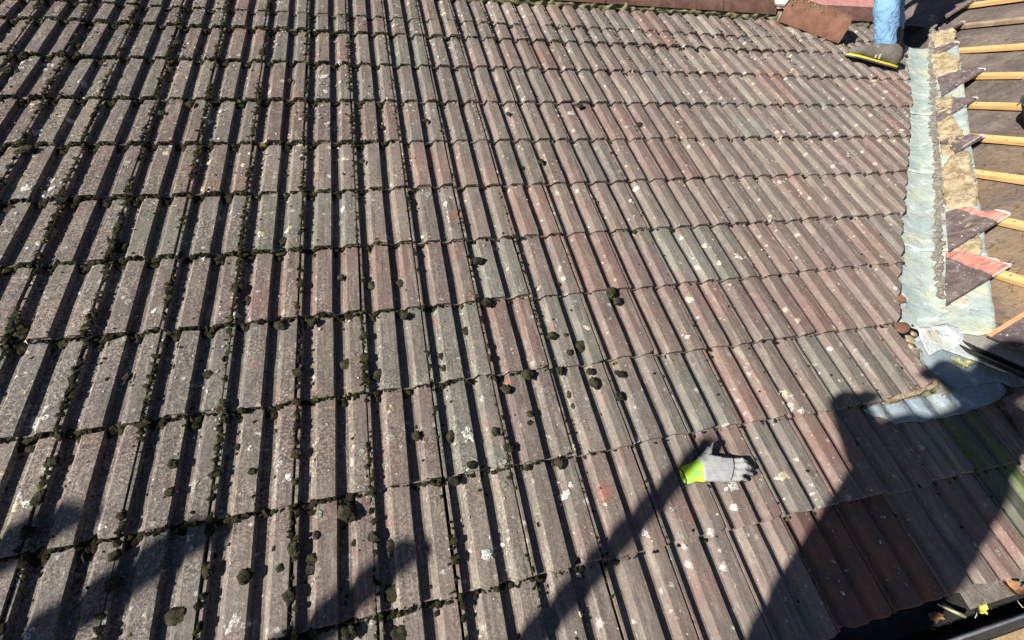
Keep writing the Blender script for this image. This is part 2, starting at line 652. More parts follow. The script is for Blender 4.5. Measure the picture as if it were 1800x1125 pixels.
def surf_h(u, v):
    """height of the tile surface at u, v"""
    for t in TAILS:
        if v <= t:
            return prof_h(u) - STEP * (t - v) / GAUGE
    return prof_h(u)


CUT = [(-3.2, 4.62), (-2.6, 4.20), (-2.287, 4.014), (-2.006, 3.79), (-1.697, 3.545), (-1.191, 3.10), (-.982, 2.912), (-.796, 2.755), (-.566, 2.555), (-.300, 2.315)]


def ucut(v):
    if v >= -.300:
        return 99.0
    for (a, ua), (b, ub) in zip(CUT, CUT[1:]):
        if a <= v <= b:
            return ua + (ub - ua) * (v - a) / (b - a)
    return CUT[0][1]


def tile_vf(seed):
    rg = random.Random(seed)
    ys = [0.0, .0035, .035, .08, .13, .18, .23, .28, .33, LEN]
    n = len(PROF)
    V, F = [], []
    off = Vector((rg.uniform(0, 99), rg.uniform(0, 99), 0))
    sag = rg.uniform(-.0012, .0012)
    for i, y in enumerate(ys):
        for (x, h) in PROF:
            e = noise.noise(Vector((x * 28, y * 16, 0)) + off) * .0011 + noise.noise(Vector((x * 110, y * 60, 3)) + off) * .0005
            yy = y
            if i < 2:
                yy += noise.noise(Vector((x * 60, 7, 0)) + off) * .0022 + noise.noise(Vector((x * 260, 9, 0)) + off) * .0012
            dh = -.0022 if i == 0 else 0.0
            V.append((x + noise.noise(Vector((x * 40, y * 30, 9)) + off) * .0007, yy, h + dh + e + sag * math.sin(math.pi * y / LEN) - STEP * y / GAUGE))
    for q in range(rg.choice((0, 1, 1, 2))):          # chipped tail
        cx, cw, cd = rg.choice((.03, .046, .094, .13, .146, .184, .07)), rg.uniform(.006, .020), rg.uniform(.004, .011)
        for i in (0, 1):
            for jj in range(n):
                a = V[i * n + jj]
                k = max(0.0, 1 - abs(a[0] - cx) / cw)
                V[i * n + jj] = (a[0], a[1] + cd * k, a[2] - (.003 * k if i == 0 else .001 * k))
    m = len(ys)
    o = len(V)
    for i, y in enumerate(ys):                       # underside
        for j, (x, h) in enumerate(PROF):
            q = V[i * n + j]
            V.append((q[0], q[1] + (.0012 if i == 0 else 0), q[2] - .0125))
    for i in range(m - 1):
        for j in range(n - 1):
            a = i * n + j
            F.append((a, a + 1, a + n + 1, a + n))
            F.append((o + a, o + a + n, o + a + n + 1, o + a + 1))
    for j in range(n - 1):
        F.append((j, o + j, o + j + 1, j + 1))
        b = (m - 1) * n + j
        F.append((b, b + 1, o + b + 1, o + b))
    for i in range(m - 1):
        a = i * n
        F.append((a, a + n, o + a + n, o + a))
        b = i * n + n - 1
        F.append((b, o + b, o + b + n, b + n))
    return V, F


VARIANTS = [tile_vf(100 + k) for k in range(28)]
TMESH = [mesh_from("roof_tile", V, F, TILE, 17) for V, F in VARIANTS]


def in_view(u, v, pad=.10):
    p = W(u, v) - CAM
    d = RZ.dot(p)
    if d < .05:
        return False
    x = .4513 * RX.dot(p) / d          # f / width
    y = .4513 * RY.dot(p) / d
    return abs(x) < .5 + pad and abs(y) < .3125 + pad


# grey-green and red tiles, where the photograph has them: (course, column)
GREEN = {(3, -1), (3, 2), (5, 11), (7, -1), (7, 0), (8, 3), (8, 7), (8, 8), (9, 1), (9, 2), (9, 4), (10, 2), (10, 6), (10, 9)}
RED = {(6, 2), (6, 3), (6, 5), (7, 4), (8, 1), (8, 5), (8, 9), (8, 10), (9, 0), (9, 3), (9, 7), (10, 7), (11, 0), (11, 4), (11, 6), (11, 8)}
BROWNS = [(.140, .092, .076), (.148, .118, .098), (.110, .090, .080), (.130, .086, .073), (.164, .136, .112), (.104, .092, .082), (.122, .088, .080), (.144, .110, .095), (.118, .100, .088), (.135, .098, .084)]


def build_tiles():
    rg = random.Random(5)
    rc = random.Random(17)
    n = 0
    for ri, t in enumerate([-2.861] + TAILS):
        full = ri not in (0, 1)
        for k in range(-9, 26):
            u0 = k * CW
            uc_tail, uc_head = ucut(t), ucut(t - .3)
            if t > .2:
                lim = 2.9
            elif t > -.02:
                lim = 2.29
            else:
                lim = 99
            if u0 + .02 > min(max(uc_tail, uc_head), lim):
                continue
            if not any(in_view(u0 + a, t - b) for a in (0, .2) for b in (0, .3)):
                continue
            jit = (u0 + rg.uniform(-.0016, .0016), -t + rg.uniform(-.006, .006), rg.uniform(-.0015, .0025))
            rot = (rg.uniform(-.009, .009), rg.uniform(-.012, .012), rg.uniform(-.008, .008))
            cut = (min(uc_tail, uc_head) < u0 + .21) or (lim < u0 + .2) or ri == 1 or ri == 0
            special = None
            if ri >= 11 and 2.18 < u0 < 2.35:
                special = ALGAE
            if ri == 12 and 1.39 < u0 < 1.75:
                special = NEWTILE
            vi = rg.randrange(len(TMESH))
            if cut or special:
                bm = bmesh.new()
                V, F = VARIANTS[vi]
                vs = [bm.verts.new(q) for q in V]
                for f in F:
                    bm.faces.new([vs[i] for i in f])
                T = Matrix.Translation(jit) @ Euler(rot).to_matrix().to_4x4()
                bm.transform(T)

                def bis(co, no):
                    r = bmesh.ops.bisect_plane(bm, geom=bm.verts[:] + bm.edges[:] + bm.faces[:], plane_co=co, plane_no=no, clear_outer=True, dist=1e-5)
                    es = [e for e in r['geom_cut'] if isinstance(e, bmesh.types.BMEdge)]
                    bmesh.ops.holes_fill(bm, edges=es, sides=0)

                if t < -.25:
                    a = Vector((uc_tail + rg.uniform(-.008, .008), -t, 0))
                    b = Vector((uc_head + rg.uniform(-.008, .008), -(t - .3), 0))
                    d = (b - a).normalized()
                    if min(uc_tail, uc_head) < u0 + .21:
                        bis(a, Vector((d.y, -d.x, 0)))
                if lim < u0 + .2:
                    bis(Vector((lim, 0, 0)), Vector((1, 0, 0)))
                if ri == 1:      # short course: its head is cut off under the row above
                    bis(Vector((0, -t + .36, 0)), Vector((0, 1, 0)))
                if ri == 0:
                    bis(Vector((0, -t + .075, 0)), Vector((0, 1, 0)))
                if len(bm.faces) == 0:
                    bm.free()
                    continue
                bm.transform(Matrix.Translation((-u0, t, 0)))
                me = bm_mesh("roof_tile", bm, special or TILE, 17)
                o = link("roof_tile", me, ROOF, (u0, -t, 0))
            else:
                o = link("roof_tile", TMESH[vi], ROOF, jit, rot)
            key = (ri, k)
            if key in GREEN:
                q = rc.choice(((.120, .117, .099), (.128, .122, .102), (.118, .112, .096)))
            elif key in RED:
                q = rc.choice(((.148, .094, .077), (.140, .088, .074), (.138, .096, .082)))
            else:
                q = rc.choice(BROWNS)
            w = rc.uniform(.86, 1.12)
            o.color = (q[0] * w, q[1] * w, q[2] * w, 1.0)
            n += 1
    return n


TILES = build_tiles()


def build_deck():
    V = [(-2.4, -.66, -.075), (3.0, -.66, -.075), (3.0, .10, -.075), (2.35, .27, -.075), (4.7, 3.0, -.075), (-2.4, 3.0, -.075)]
    link("roof_underlay", mesh_from("roof_underlay", V, [tuple(range(6))], DECK), ROOF)


build_deck()


# mortar bed and ridge
def lumps_vf(polyline, rad, n=10, wob=.5, seed=0, step=.02):
    pts = [Vector(p) for p in polyline]
    out = []
    for a, b in zip(pts, pts[1:]):
        m = max(1, int((b - a).length / step))
        for i in range(m):
            out.append(a.lerp(b, i / m))
    out.append(pts[-1])
    rr = [rad * (1 + .35 * noise.noise(p * 19 + Vector((seed, 0, 0)))) for p in out]
    return tube(out, rr, n, wob, seed)


V, F = lumps_vf([(-1.6, 2.856, -.014), (3.20, 2.850, -.012)], .021, 10, 1.5, 3, .012)
link("mortar_bed", mesh_from("mortar_bed", V, F, MOSSYBED, True), ROOF)


def half_round(L, r, thick=.016, taper=.0, seed=0, n=12, m=6, span=1.0):
    """half-round ridge tile along +x, opening down"""
    outer, inner = [], []
    for i in range(m + 1):
        x = L * i / m
        rr = r * (1 + taper * i / m)
        ro, ri = [], []
        for k in range(n + 1):
            t = math.pi * (.5 - span / 2) + math.pi * span * k / n
            w = 1 + .012 * noise.noise(Vector((x * 6 + seed, t * 2, 1)))
            ro.append((x + .003 * noise.noise(Vector((t * 5, seed, i))) * (i in (0, m)), rr * w * math.cos(t), rr * w * math.sin(t)))
            ri.append((x, (rr - thick) * math.cos(t), (rr - thick) * math.sin(t)))
        outer.append(ro)
        inner.append(ri)
    rings = [o + list(reversed(i)) for o, i in zip(outer, inner)]
    return loft(rings, True, True)


RIDGE_Y = 2.944
for k in range(10):
    x0 = -1.32 + .45 * k
    V, F = half_round(.447, .125, seed=k)
    T = Matrix.Translation((x0, RIDGE_Y, -.052)) @ Matrix.Rotation(-TH, 4, 'X') @ Matrix.Rotation(random.uniform(-.012, .012), 4, 'Z')
    me = mesh_from("ridge_tile", V, F, RIDGE, 35)
    me.transform(T)
    link("ridge_tile", me, ROOF)
V, F = half_round(.50, .105, seed=40)
me = mesh_from("ridge_tile", V, F, RIDGE, 35)
me.transform(Matrix.Translation((3.60, 2.910, -.045)) @ Matrix.Rotation(-TH, 4, 'X') @ Matrix.Rotation(-.10, 4, 'Z'))
link("ridge_tile", me, ROOF)
V, F = lumps_vf([(3.2, 2.85, -.02), (3.6, 2.84, -.02), (4.2, 2.83, -.02)], .05, 10, .7, 12, .03)
link("mortar_bed", mesh_from("mortar_bed", V, F, MORTAR, True), ROOF)


# back slope so that the ridge has something behind it
V = [(-2.4, 0, 0), (5.2, 0, 0), (5.2, 3.0, -1.9), (-2.4, 3.0, -1.9)]
me = mesh_from("back_slope", V, [(0, 1, 2, 3)], RIDGE)
me.transform(Matrix.Rotation(-TH, 4, 'X') @ Matrix.Translation((0, 2.955 * ct, 2.955 * st - .05)))
link("back_slope", me, ROOF)

LR = thing("loose_ridge_tile", "rusty brown half round ridge tile slipped off the ridge, beside the worker's shoe", "ridge tile")
near0, near1 = Vector((3.165, 2.775, 0)), Vector((3.525, 2.518, 0))
ax = (near1 - near0).normalized()
V, F = half_round(.45, .118, .015, 0.06, 77, 14)
per = Vector((-ax.y, ax.x, 0))
T = Matrix.Translation(near0 + per * .115 + Vector((0, 0, .012)))
T = T @ Matrix((ax, per, Vector((0, 0, 1)))).transposed().to_4x4() @ Matrix.Rotation(.10, 4, 'X')
me = mesh_from("ridge_tile_body", V, F, RIDGEW, 35)
me.transform(Matrix.Rotation(TH, 4, 'X') @ T)
link("ridge_tile_body", me, LR)
# dried moss along its crown
bmV, bmF = [], []


def add_blob(V, F, c, r, flat=.6, seed=0, sub=1, squash=None):
    bm = bmesh.new()
    bmesh.ops.create_icosphere(bm, subdivisions=sub, radius=1.0)
    o = len(V)
    for v in bm.verts:
        k = 1 + .38 * noise.noise(v.co * 1.7 + Vector((seed * 1.37, seed * .71, 0)))
        q = v.co * (r * k)
        q.z *= flat
        if squash:
            q.x *= squash[0]
            q.y *= squash[1]
        V.append((c[0] + q.x, c[1] + q.y, c[2] + q.z))
    for f in bm.faces:
        F.append(tuple(o + v.index for v in f.verts))
    bm.free()


for k in range(60):
    s = random.uniform(.02, .43) ** 1.0
    a = random.gauss(1.75, .22)
    p = T @ Vector((s, .121 * math.cos(a), .121 * math.sin(a)))
    add_blob(bmV, bmF, p, random.uniform(.004, .011), .5, k)
me = mesh_from("dry_moss", bmV, bmF, MOSSYBED, True)
me.transform(Matrix.Rotation(TH, 4, 'X'))
o = link("dry_moss", me, LR)
o["kind"] = "stuff"

# broken orange chunk with white mortar at the end of the ridge
BC = thing("broken_clay_chunk", "bright orange broken clay chunk with white mortar at the ridge end", "rubble")
V, F = [], []
add_blob(V, F, W(3.19, -2.86, .10), .055, .9, 5, 2)
link("mortar_lump", mesh_from("mortar_lump", V, F, LIME, 30), BC)
V, F = [], []
add_blob(V, F, W(3.235, -2.90, .155), .045, .6, 9, 1)
link("clay_shard", mesh_from("clay_shard", V, F, ORANGE), BC)
V, F = [], []
add_blob(V, F, W(3.47, -2.99, .150), .030, .6, 19, 1)
tag(link("clay_shard", mesh_from("clay_shard", V, F, ORANGE)), "small orange clay shard lodged on the ridge behind the slipped ridge tile", "rubble")


# ------------------------------------------------------------------ red roof beyond
def build_far_roof():
    T = Matrix.Translation((0, 6.2, 1.75)) @ Matrix.Rotation(R(28), 4, 'X')
    far = thing("red_tiled_roof", "pinkish red corrugated tile roof seen beyond the ridge", "roof", T)
    n = 14
    tv = []
    for i in range(2):
        for j in range(n + 1):
            x = .22 * j / n
            tv.append((x, i * .36, .022 * math.sin(2 * math.pi * x / .11) - .03 * i + .03))
    F = [(j, j + 1, j + n + 2, j + n + 1) for j in range(n)]
    o = len(tv)
    tv += [(x, y, z - .015) for x, y, z in tv[:n + 1]]
    F += [(j, o + j, o + j + 1, j + 1) for j in range(n)]
    me = mesh_from("roof_tile", tv, F, PINK, True)
    for r in range(5):
        for k in range(24):
            link("roof_tile", me, far, (5.2 + .22 * k, .32 * r - .30, 0))
    V = [(4.5, -.6, -.05), (12.2, -.6, -.05), (12.2, 2.6, -.05), (4.5, 2.6, -.05)]
    link("roof_deck", mesh_from("roof_deck", V, [(0, 1, 2, 3)], PINK), far)


build_far_roof()

# ------------------------------------------------------------------ stripped roof beyond the valley
B0 = Vector((2.571, .348, .158))
AX = Vector((.637, .654, .408)).normalized()
N2 = Vector((-.540, 0, .842)).normalized()
S2 = Vector((.842, 0, .540)).normalized()
M2 = Matrix((Vector((0, -1, 0)), S2, N2)).transposed().to_4x4()
M2.translation = B0
STRIP = thing("stripped_roof", "half stripped roof slope with bare battens over dark felt", "roof", M2)
# local axes: x = towards the viewer, y = up the slope, z = off it.  a = -x


def build_stripped():
    # felt, sagging between the battens
    V, F = [], []
    nx, ny = 70, 70
    for i in range(ny + 1):
        y = -.06 + 3.5 * i / ny
        for j in range(nx + 1):
            x = -3.0 + 4.0 * j / nx
            a = -x
            edge = 1.08 * y - .05          # stays clear of the valley
            sag = -.012 * abs(math.sin(math.pi * (y - .31) / .297))
            V.append((x, y, -.030 + sag + .010 * noise.noise(Vector((x * 5, y * 9, 0))) + .004 * noise.noise(Vector((x * 17, y * 25, 4)))))
    for i in range(ny):
        for j in range(nx):
            a = i * (nx + 1) + j
            x = -V[a][0]
            y = V[a][1]
            if x > .90 * y + .10:
                continue
            F.append((a, a + 1, a + nx + 2, a + nx + 1))
    link("roofing_felt", mesh_from("roofing_felt", V, F, FELT, True), STRIP)
    # battens: (slope position, valley end a)
    for k, (y, a, mat) in enumerate([(.310, .02, PINE), (.613, .23, PINE), (.905, .58, PINE), (1.196, .80, PINE), (1.492, 1.06, PINE), (1.795, 1.30, PINE),
                                     (2.128, 1.70, PINE), (2.470, 1.92, OLDPINE), (2.765, 2.10, PINE), (3.06, 2.3, PINE)]):
        o = box("batten", mat, STRIP, -a, .95, y - .019, y + .019, -.022, .003, .002)
        for q in range(4):
            V, F = tube([(-a + .12 + .33 * q, y, .000), (-a + .12 + .33 * q, y, .006)], .0035, 6)
            link("nail", mesh_from("nail", V, F, RUBBER), o)
        o.rotation_euler = (0, 0, random.uniform(-.006, .006))
        o.location = (0, 0, random.uniform(-.002, .002))


build_stripped()


def cut_tile(side_a, y0, y1, top_a, y_cut, seed, red=True, z=.046, tiltx=0.0):
    """corner of a tile left along the valley: straight side at a=side_a from y0 to y1, head to a=top_a, sawn diagonal back to y0"""
    rg = random.Random(seed)
    base = [(-side_a, y0), (-side_a, y1)]
    m = 7
    head = []
    for i in range(1, m):
        t = i / m
        head.append((-(side_a + (top_a - side_a) * t), y1 + (y_cut + .035 - y1) * t * .6 + rg.uniform(-.010, .010)))
    end = [(-top_a, y_cut)]
    diag = []
    for i in range(1, 6):
        t = i / 6
        diag.append((-(top_a + (side_a - top_a) * t) , y_cut + (y0 - y_cut) * t + rg.uniform(-.004, .004)))
    poly = base + head + end + diag
    # orient ccw seen from +z
    area = sum(p[0] * q[1] - q[0] * p[1] for p, q in zip(poly, poly[1:] + poly[:1]))
    if area < 0:
        poly.reverse()
    bm = bmesh.new()
    V, F = slab(poly, -.013, 0)
    vs = [bm.verts.new(v) for v in V]
    for f in F:
        bm.faces.new([vs[i] for i in f])
    # cut lines for ribs and for the head band
    for xx in (-side_a - .012, -side_a - .05, -side_a - .066, -side_a - .115, -side_a - .132, -side_a - .18):
        bmesh.ops.bisect_plane(bm, geom=bm.verts[:] + bm.edges[:] + bm.faces[:], plane_co=(xx, 0, 0), plane_no=(1, 0, 0), dist=1e-5)
    yb = y1 - .085
    bmesh.ops.bisect_plane(bm, geom=bm.verts[:] + bm.edges[:] + bm.faces[:], plane_co=(0, yb, 0), plane_no=Vector((.10, 1, 0)), dist=1e-5)
    bmesh.ops.bisect_plane(bm, geom=bm.verts[:] + bm.edges[:] + bm.faces[:], plane_co=(-side_a, y1 - .010, 0), plane_no=Vector((.10, 1, 0)), dist=1e-5)
    bm.normal_update()
    for f in bm.faces:
        c = f.calc_center_median()
        f.material_index = 0
        if red and c.y + .10 * c.x > yb and f.normal.z > -.5:
            f.material_index = 1
        if red and c.y > yb and abs(f.normal.z) < .4 or (red and c.y + .10 * c.x > y1 - .010 + .10 * (-side_a)):
            f.material_index = 2
    for v in bm.verts:
        d = -v.co.x - side_a
        rib = 0.0
        if .05 < d < .066 or .115 < d < .132:
            rib = 0
        if d > .064 and d < .117:
            rib = -.006
        if d < .013:
            rib = -.004
        v.co.z += rib + .002 * noise.noise(Vector((v.co.x * 30, v.co.y * 30, seed)))
        v.co.z += z - (v.co.y - y0) * .055
    me = bm_mesh("cut_tile", bm, PURPLE, 30)
    me.materials.append(SALMON)
    me.materials.append(LIME)
    return link("cut_tile", me, STRIP)


cut_tile(-.073, .029, .352, .150, .300, 1)
cut_tile(.142, .306, .640, .350, .545, 2)
cut_tile(.662, 1.040, 1.170, .80, 1.06, 3)
cut_tile(.655, .985, 1.175, .765, 1.06, 31, z=.044)
cut_tile(.962, 1.235, 1.525, 1.170, 1.470, 4)
cut_tile(1.158, 1.505, 1.835, 1.372, 1.735, 5)
cut_tile(1.575, 1.975, 2.165, 1.690, 2.085, 6)
cut_tile(1.775, 2.245, 2.462, 1.905, 2.390, 7)
cut_tile(1.965, 2.53, 2.80, 2.10, 2.66, 8)


def full_tile_on(parent, x0, x1, y0, y1, z, mats, name="roof_tile"):
    """the first whole tile left at the eaves"""
    bm = bmesh.new()
    n = 24
    top, bot = [], []
    for i in range(n + 1):
        t = i / n
        x = x0 + (x1 - x0) * t
        h = 0 if (t % .5) < .30 else -.014
        top.append((x, h))
    rings = []
    for y in (y0, y0 + .004, (y0 + y1) / 2, y1):
        zz = z - (y - y0) * .05
        up = [(x, y, zz + h - (.003 if y == y0 else 0)) for x, h in top]
        dn = [(x, y, zz + h - .015) for x, h in reversed(top)]
        rings.append(up + dn)
    V, F = loft(rings)
    me = mesh_from(name, V, F, mats[0], 30)
    for m in mats[1:]:
        me.materials.append(m)
    if len(mats) > 1:
        for p in me.polygons:
            if p.center.x < x0 + .014:
                p.material_index = 1
    return link(name, me, parent)


full_tile_on(STRIP, .272, .475, -.030, .36, .034, [PURPLE, ORANGE])
full_tile_on(STRIP, .480, .683, -.030, .36, .034, [PURPLE, ORANGE])
full_tile_on(STRIP, .688, .90, -.030, .36, .034, [PURPLE, ORANGE])

# grey eaves sheet under the tiles and the black gutter of that roof
box("eaves_sheet", GREY, STRIP, .155, .95, -.075, .010, -.012, -.008, 0)
GUT2 = thing("short_gutter", "black plastic gutter end jutting out below the stripped roof's eaves", "gutter", M2)


def gutter_vf(x0, x1, r, m=8, thick=.004, lip=.008, n=10):
    rings = []
    for i in range(m + 1):
        x = x0 + (x1 - x0) * i / m
        o = [(x, r * math.cos(math.pi + math.pi * k / n), r * math.sin(math.pi + math.pi * k / n)) for k in range(n + 1)]
        q = r - thick
        inn = [(x, q * math.cos(math.pi + math.pi * k / n), q * math.sin(math.pi + math.pi * k / n)) for k in range(n, -1, -1)]
        rings.append(o + inn)
    return loft(rings)


V, F = gutter_vf(.158, .95, .027)
me = mesh_from("trough", V, F, BLACK, 40)
me.transform(Matrix.Rotation(R(-32), 4, 'X'))
me.transform(Matrix.Translation((0, -.078, -.016)))
link("trough", me, GUT2)
V, F = tube([(.158, -.072, -.064), (.95, -.072, -.064)], .006, 8)
V2, F2 = tube([(.158, -.0995, -.0025), (.95, -.0995, -.0025)], .004, 8)
link("gutter_lip", mesh_from("gutter_lip", V2, F2, BLACK, True), GUT2)
V, F = slab([(.15, -.075), (.95, -.075), (.95, -.070), (.15, -.070)], -.030, -.006)
link("drip_strip", mesh_from("drip_strip", V, F, BLACK), GUT2)

# ------------------------------------------------------------------ valley lining
VAL = thing("valley_lining", "pale blue green lead lined valley running down between the two roofs", "roof valley")
NR1 = Vector((0, -st, ct))
d1 = AX.cross(NR1)
if d1.x > 0:
    d1 = -d1
d1.normalize()
d2 = AX.cross(N2)
if d2.x < 0:
    d2 = -d2
d2.normalize()


def valley_pt(t, w, lift=0.0):
    p = B0 + AX * t
    p = p + (d1 * (-w) if w < 0 else d2 * w)
    k = max(0.0, min(1.0, (w + .07) / .14))
    p = p + NR1.lerp(N2, k * k * (3 - 2 * k)).normalized() * lift
    p += (NR1 + N2).normalized() * (.38 * (math.sqrt(w * w + .0049) - abs(w)))
    return p


def lead_sheet(t0, t1, lift, seed, mat):
    nt, nw = 36, 26
    V, F = [], []
    for i in range(nt + 1):
        t = t0 + (t1 - t0) * i / nt
        for j in range(nw + 1):
            w = -.24 + (.24 + .215) * j / nw
            e = .004 * noise.noise(Vector((t * 11 + seed, w * 16, 0))) + .0022 * noise.noise(Vector((t * 34, w * 40, seed)))
            tt = t
            if i == 0:
                tt += .012 * noise.noise(Vector((w * 22, seed, 2)))
            if j == nw:
                w += .008 * noise.noise(Vector((t * 14, seed, 2)))
            V.append(valley_pt(tt, w, lift + e + .010 * 0))
    for i in range(nt):
        for j in range(nw):
            a = i * (nw + 1) + j
            F.append((a, a + 1, a + nw + 2, a + nw + 1))
    o = link("lead_sheet", mesh_from("lead_sheet", V, F, mat, True), VAL)
    m = o.modifiers.new("t", 'SOLIDIFY')
    m.thickness = .003
    return o


lead_sheet(-.17, .40, .000, 1, LEAD)
lead_sheet(.36, 1.08, .007, 2, LEAD)
lead_sheet(1.03, 1.75, .014, 3, LEAD)
lead_sheet(1.70, 2.75, .021, 4, LEAD)

# mortar fillet under the cut tiles, along the far side
MPTS = [(2.127, 2.597), (1.83, 2.241), (1.508, 1.855), (1.172, 1.462), (.888, 1.129), (.63, .847), (.394, .56), (.197, .31), (.086, .188), (-.019, .077)]
rg = random.Random(77)
V, F = [], []
MP = [Vector((-a, y, .012 + .013 * max(a, 0))) for a, y in MPTS]
for a, b in zip(MP, MP[1:]):
    m = int((b - a).length / .0055)
    for i in range(m):
        p = a.lerp(b, i / m) + Vector((rg.gauss(0, .007), rg.gauss(0, .007), rg.uniform(-.004, .008)))
        add_blob(V, F, p, rg.uniform(.007, .017), .75, rg.randrange(999), 1)
o = link("mortar_fillet", mesh_from("mortar_fillet", V, F, MORTAR), VAL)
o.matrix_world = M2
o["kind"] = "stuff"


def mortar_patch(name, poly, z, th, mat, seed):
    """lumpy sheet filling poly (a, y) on the stripped slope"""
    P = [Vector((-a, y, 0)) for a, y in poly]
    c = sum(P, Vector()) / len(P)
    rings = []
    m = 52
    ed = []
    tot = sum((P[(i + 1) % len(P)] - P[i]).length for i in range(len(P)))
    for k in range(m):
        s = tot * k / m
        for i in range(len(P)):
            L = (P[(i + 1) % len(P)] - P[i]).length
            if s <= L:
                ed.append(P[i].lerp(P[(i + 1) % len(P)], s / L))
                break
            s -= L
    for q, hh in ((1.03, -.5), (1.0, .1), (.96, .55), (.90, .85), (.82, .95), (.73, 1.0), (.63, 1.0), (.53, 1.0), (.42, 1.0), (.30, 1.0), (.18, 1.0), (.06, 1.0)):
        ring = []
        for e in ed:
            p = c.lerp(e, q * (1 + .13 * noise.noise(Vector((e.x * 34 + seed, e.y * 34, q * .4))) + .05 * noise.noise(Vector((e.x * 120 + seed, e.y * 120, q * .4)))))
            n1 = noise.noise(Vector((p.x * 26, p.y * 26, seed))) * .9 + noise.noise(Vector((p.x * 70, p.y * 70, seed))) * .5 + noise.noise(Vector((p.x * 170, p.y * 170, seed))) * .2
            ring.append((p.x, p.y, z - .013 * min(p.x, 0) + th * hh * (.6 + .9 * n1)))
        rings.append(ring)
    V, F = loft(rings, True, True)
    o = link(name, mesh_from(name, V, F, mat, True), VAL)
    o.matrix_world = M2
    return o


mortar_patch("mortar_bed", [(.15, .32), (.06, .37), (.09, .42), (.24, .56), (.30, .52)], .012, .018, MORTARY, 1)
mortar_patch("mortar_bed", [(.38, .58), (.30, .66), (.38, .77), (.64, 1.05), (.68, 1.00), (.63, .86)], .012, .022, MORTARY, 2)
mortar_patch("mortar_bed", [(.70, .95), (.66, 1.06), (.76, 1.17), (.95, 1.33), (1.00, 1.27)], .012, .022, MORTARY, 3)
mortar_patch("mortar_bed", [(1.38, 1.72), (1.29, 1.80), (1.40, 1.95), (1.62, 2.06), (1.66, 2.01)], .012, .024, MORTARY, 4)
mortar_patch("mortar_bed", [(1.70, 2.10), (1.62, 2.18), (1.72, 2.32), (1.84, 2.34), (1.88, 2.28)], .012, .024, MORTARY, 5)
mortar_patch("mortar_bed", [(1.00, 1.28), (.96, 1.34), (1.10, 1.52), (1.20, 1.50)], .012, .020, MORTARY, 6)
mortar_patch("mortar_bed", [(-.03, .05), (-.09, .03), (-.12, .10), (-.10, .15), (-.02, .13), (.0, .22), (.05, .20)], .001, .012, STAIN, 7)


def grid_sheet(poly, hfun, step, name, mat, parent, thick=.003, seed=0, inner=None):
    """sheet over polygon (u, v) on the main roof, local roof coordinates"""
    us = [p[0] for p in poly]
    vs_ = [p[1] for p in poly]
    bm = bmesh.new()
    u0, u1, v0, v1 = min(us), max(us), min(vs_), max(vs_)
    bm.faces.new([bm.verts.new((a, -b, 0)) for a, b in poly])
    bm.normal_update()
    if bm.faces[:][0].normal.z < 0:
        bmesh.ops.reverse_faces(bm, faces=bm.faces[:])
    bmesh.ops.triangulate(bm, faces=bm.faces[:])
    x = u0 + step
    while x < u1:
        bmesh.ops.bisect_plane(bm, geom=bm.verts[:] + bm.edges[:] + bm.faces[:], plane_co=(x, 0, 0), plane_no=(1, 0, 0), dist=1e-6)
        x += step
    y = v0 + step
    while y < v1:
        bmesh.ops.bisect_plane(bm, geom=bm.verts[:] + bm.edges[:] + bm.faces[:], plane_co=(0, -y, 0), plane_no=(0, 1, 0), dist=1e-6)
        y += step
    for v in bm.verts:
        u, vv = v.co.x, -v.co.y
        wob = .004 * noise.noise(Vector((u * 45, vv * 45, seed)))
        v.co.z = hfun(u, vv)
        v.co.x += wob
        v.co.y += .004 * noise.noise(Vector((u * 45, vv * 45, seed + 9)))
    me = bm_mesh(name, bm, mat, True)
    o = link(name, me, parent)
    if thick:
        m = o.modifiers.new("t", 'SOLIDIFY')
        m.thickness = thick
        m.offset = 1
    return o


def soft_h(u, v):
    """tile surface with its sharp profile softened, as dressed lead takes it"""
    s, w = 0, 0
    for du in (-.012, -.006, 0, .006, .012):
        s += max(prof_h(u + du), -.0186)
        w += 1
    return s / w


def apron_h(u, v):
    t = TAILS[-2]
    h = soft_h(u, v) - STEP * (t - v) / GAUGE + .010
    if u > 2.27:
        k = min(1, (u - 2.27) / .12)
        h = h * (1 - k) + .010 * k
    return h + .003 * noise.noise(Vector((u * 9, v * 9, 1)))


AP = thing("lead_apron", "blue grey lead flap dressed over the ribs at the valley's foot", "lead flashing", Matrix.Rotation(TH, 4, 'X'))
grid_sheet([(1.917, .012), (1.935, .052), (1.993, .084), (2.093, .096), (2.285, .099), (2.500, .077), (2.56, .05), (2.56, .010), (2.30, .009)], apron_h, .006, "ribbed_flap", APRON, AP, .003, 3)
grid_sheet([(2.285, .009), (2.56, .010), (2.60, .04), (3.05, .06), (3.05, -.26), (2.45, -.26), (2.285, -.20)], lambda u, v: apron_h(u, v) - .0006, .012, "flat_sheet", APRON, AP, .003, 4)


def tongue_h(u, v):
    # rises from the valley to tuck under the short gutter
    k = (u - 2.33) / .5
    return .012 + .035 * k + .006 * noise.noise(Vector((u * 12, v * 12, 6)))


grid_sheet([(2.32, -.135), (2.40, -.150), (2.50, -.085), (2.60, -.012), (2.72, .062), (2.86, .13), (2.86, -.05), (2.66, -.16), (2.50, -.25), (2.36, -.26)],
           tongue_h, .012, "limed_tongue", LEADPALE, VAL, .003, 6).matrix_world = Matrix.Rotation(TH, 4, 'X')


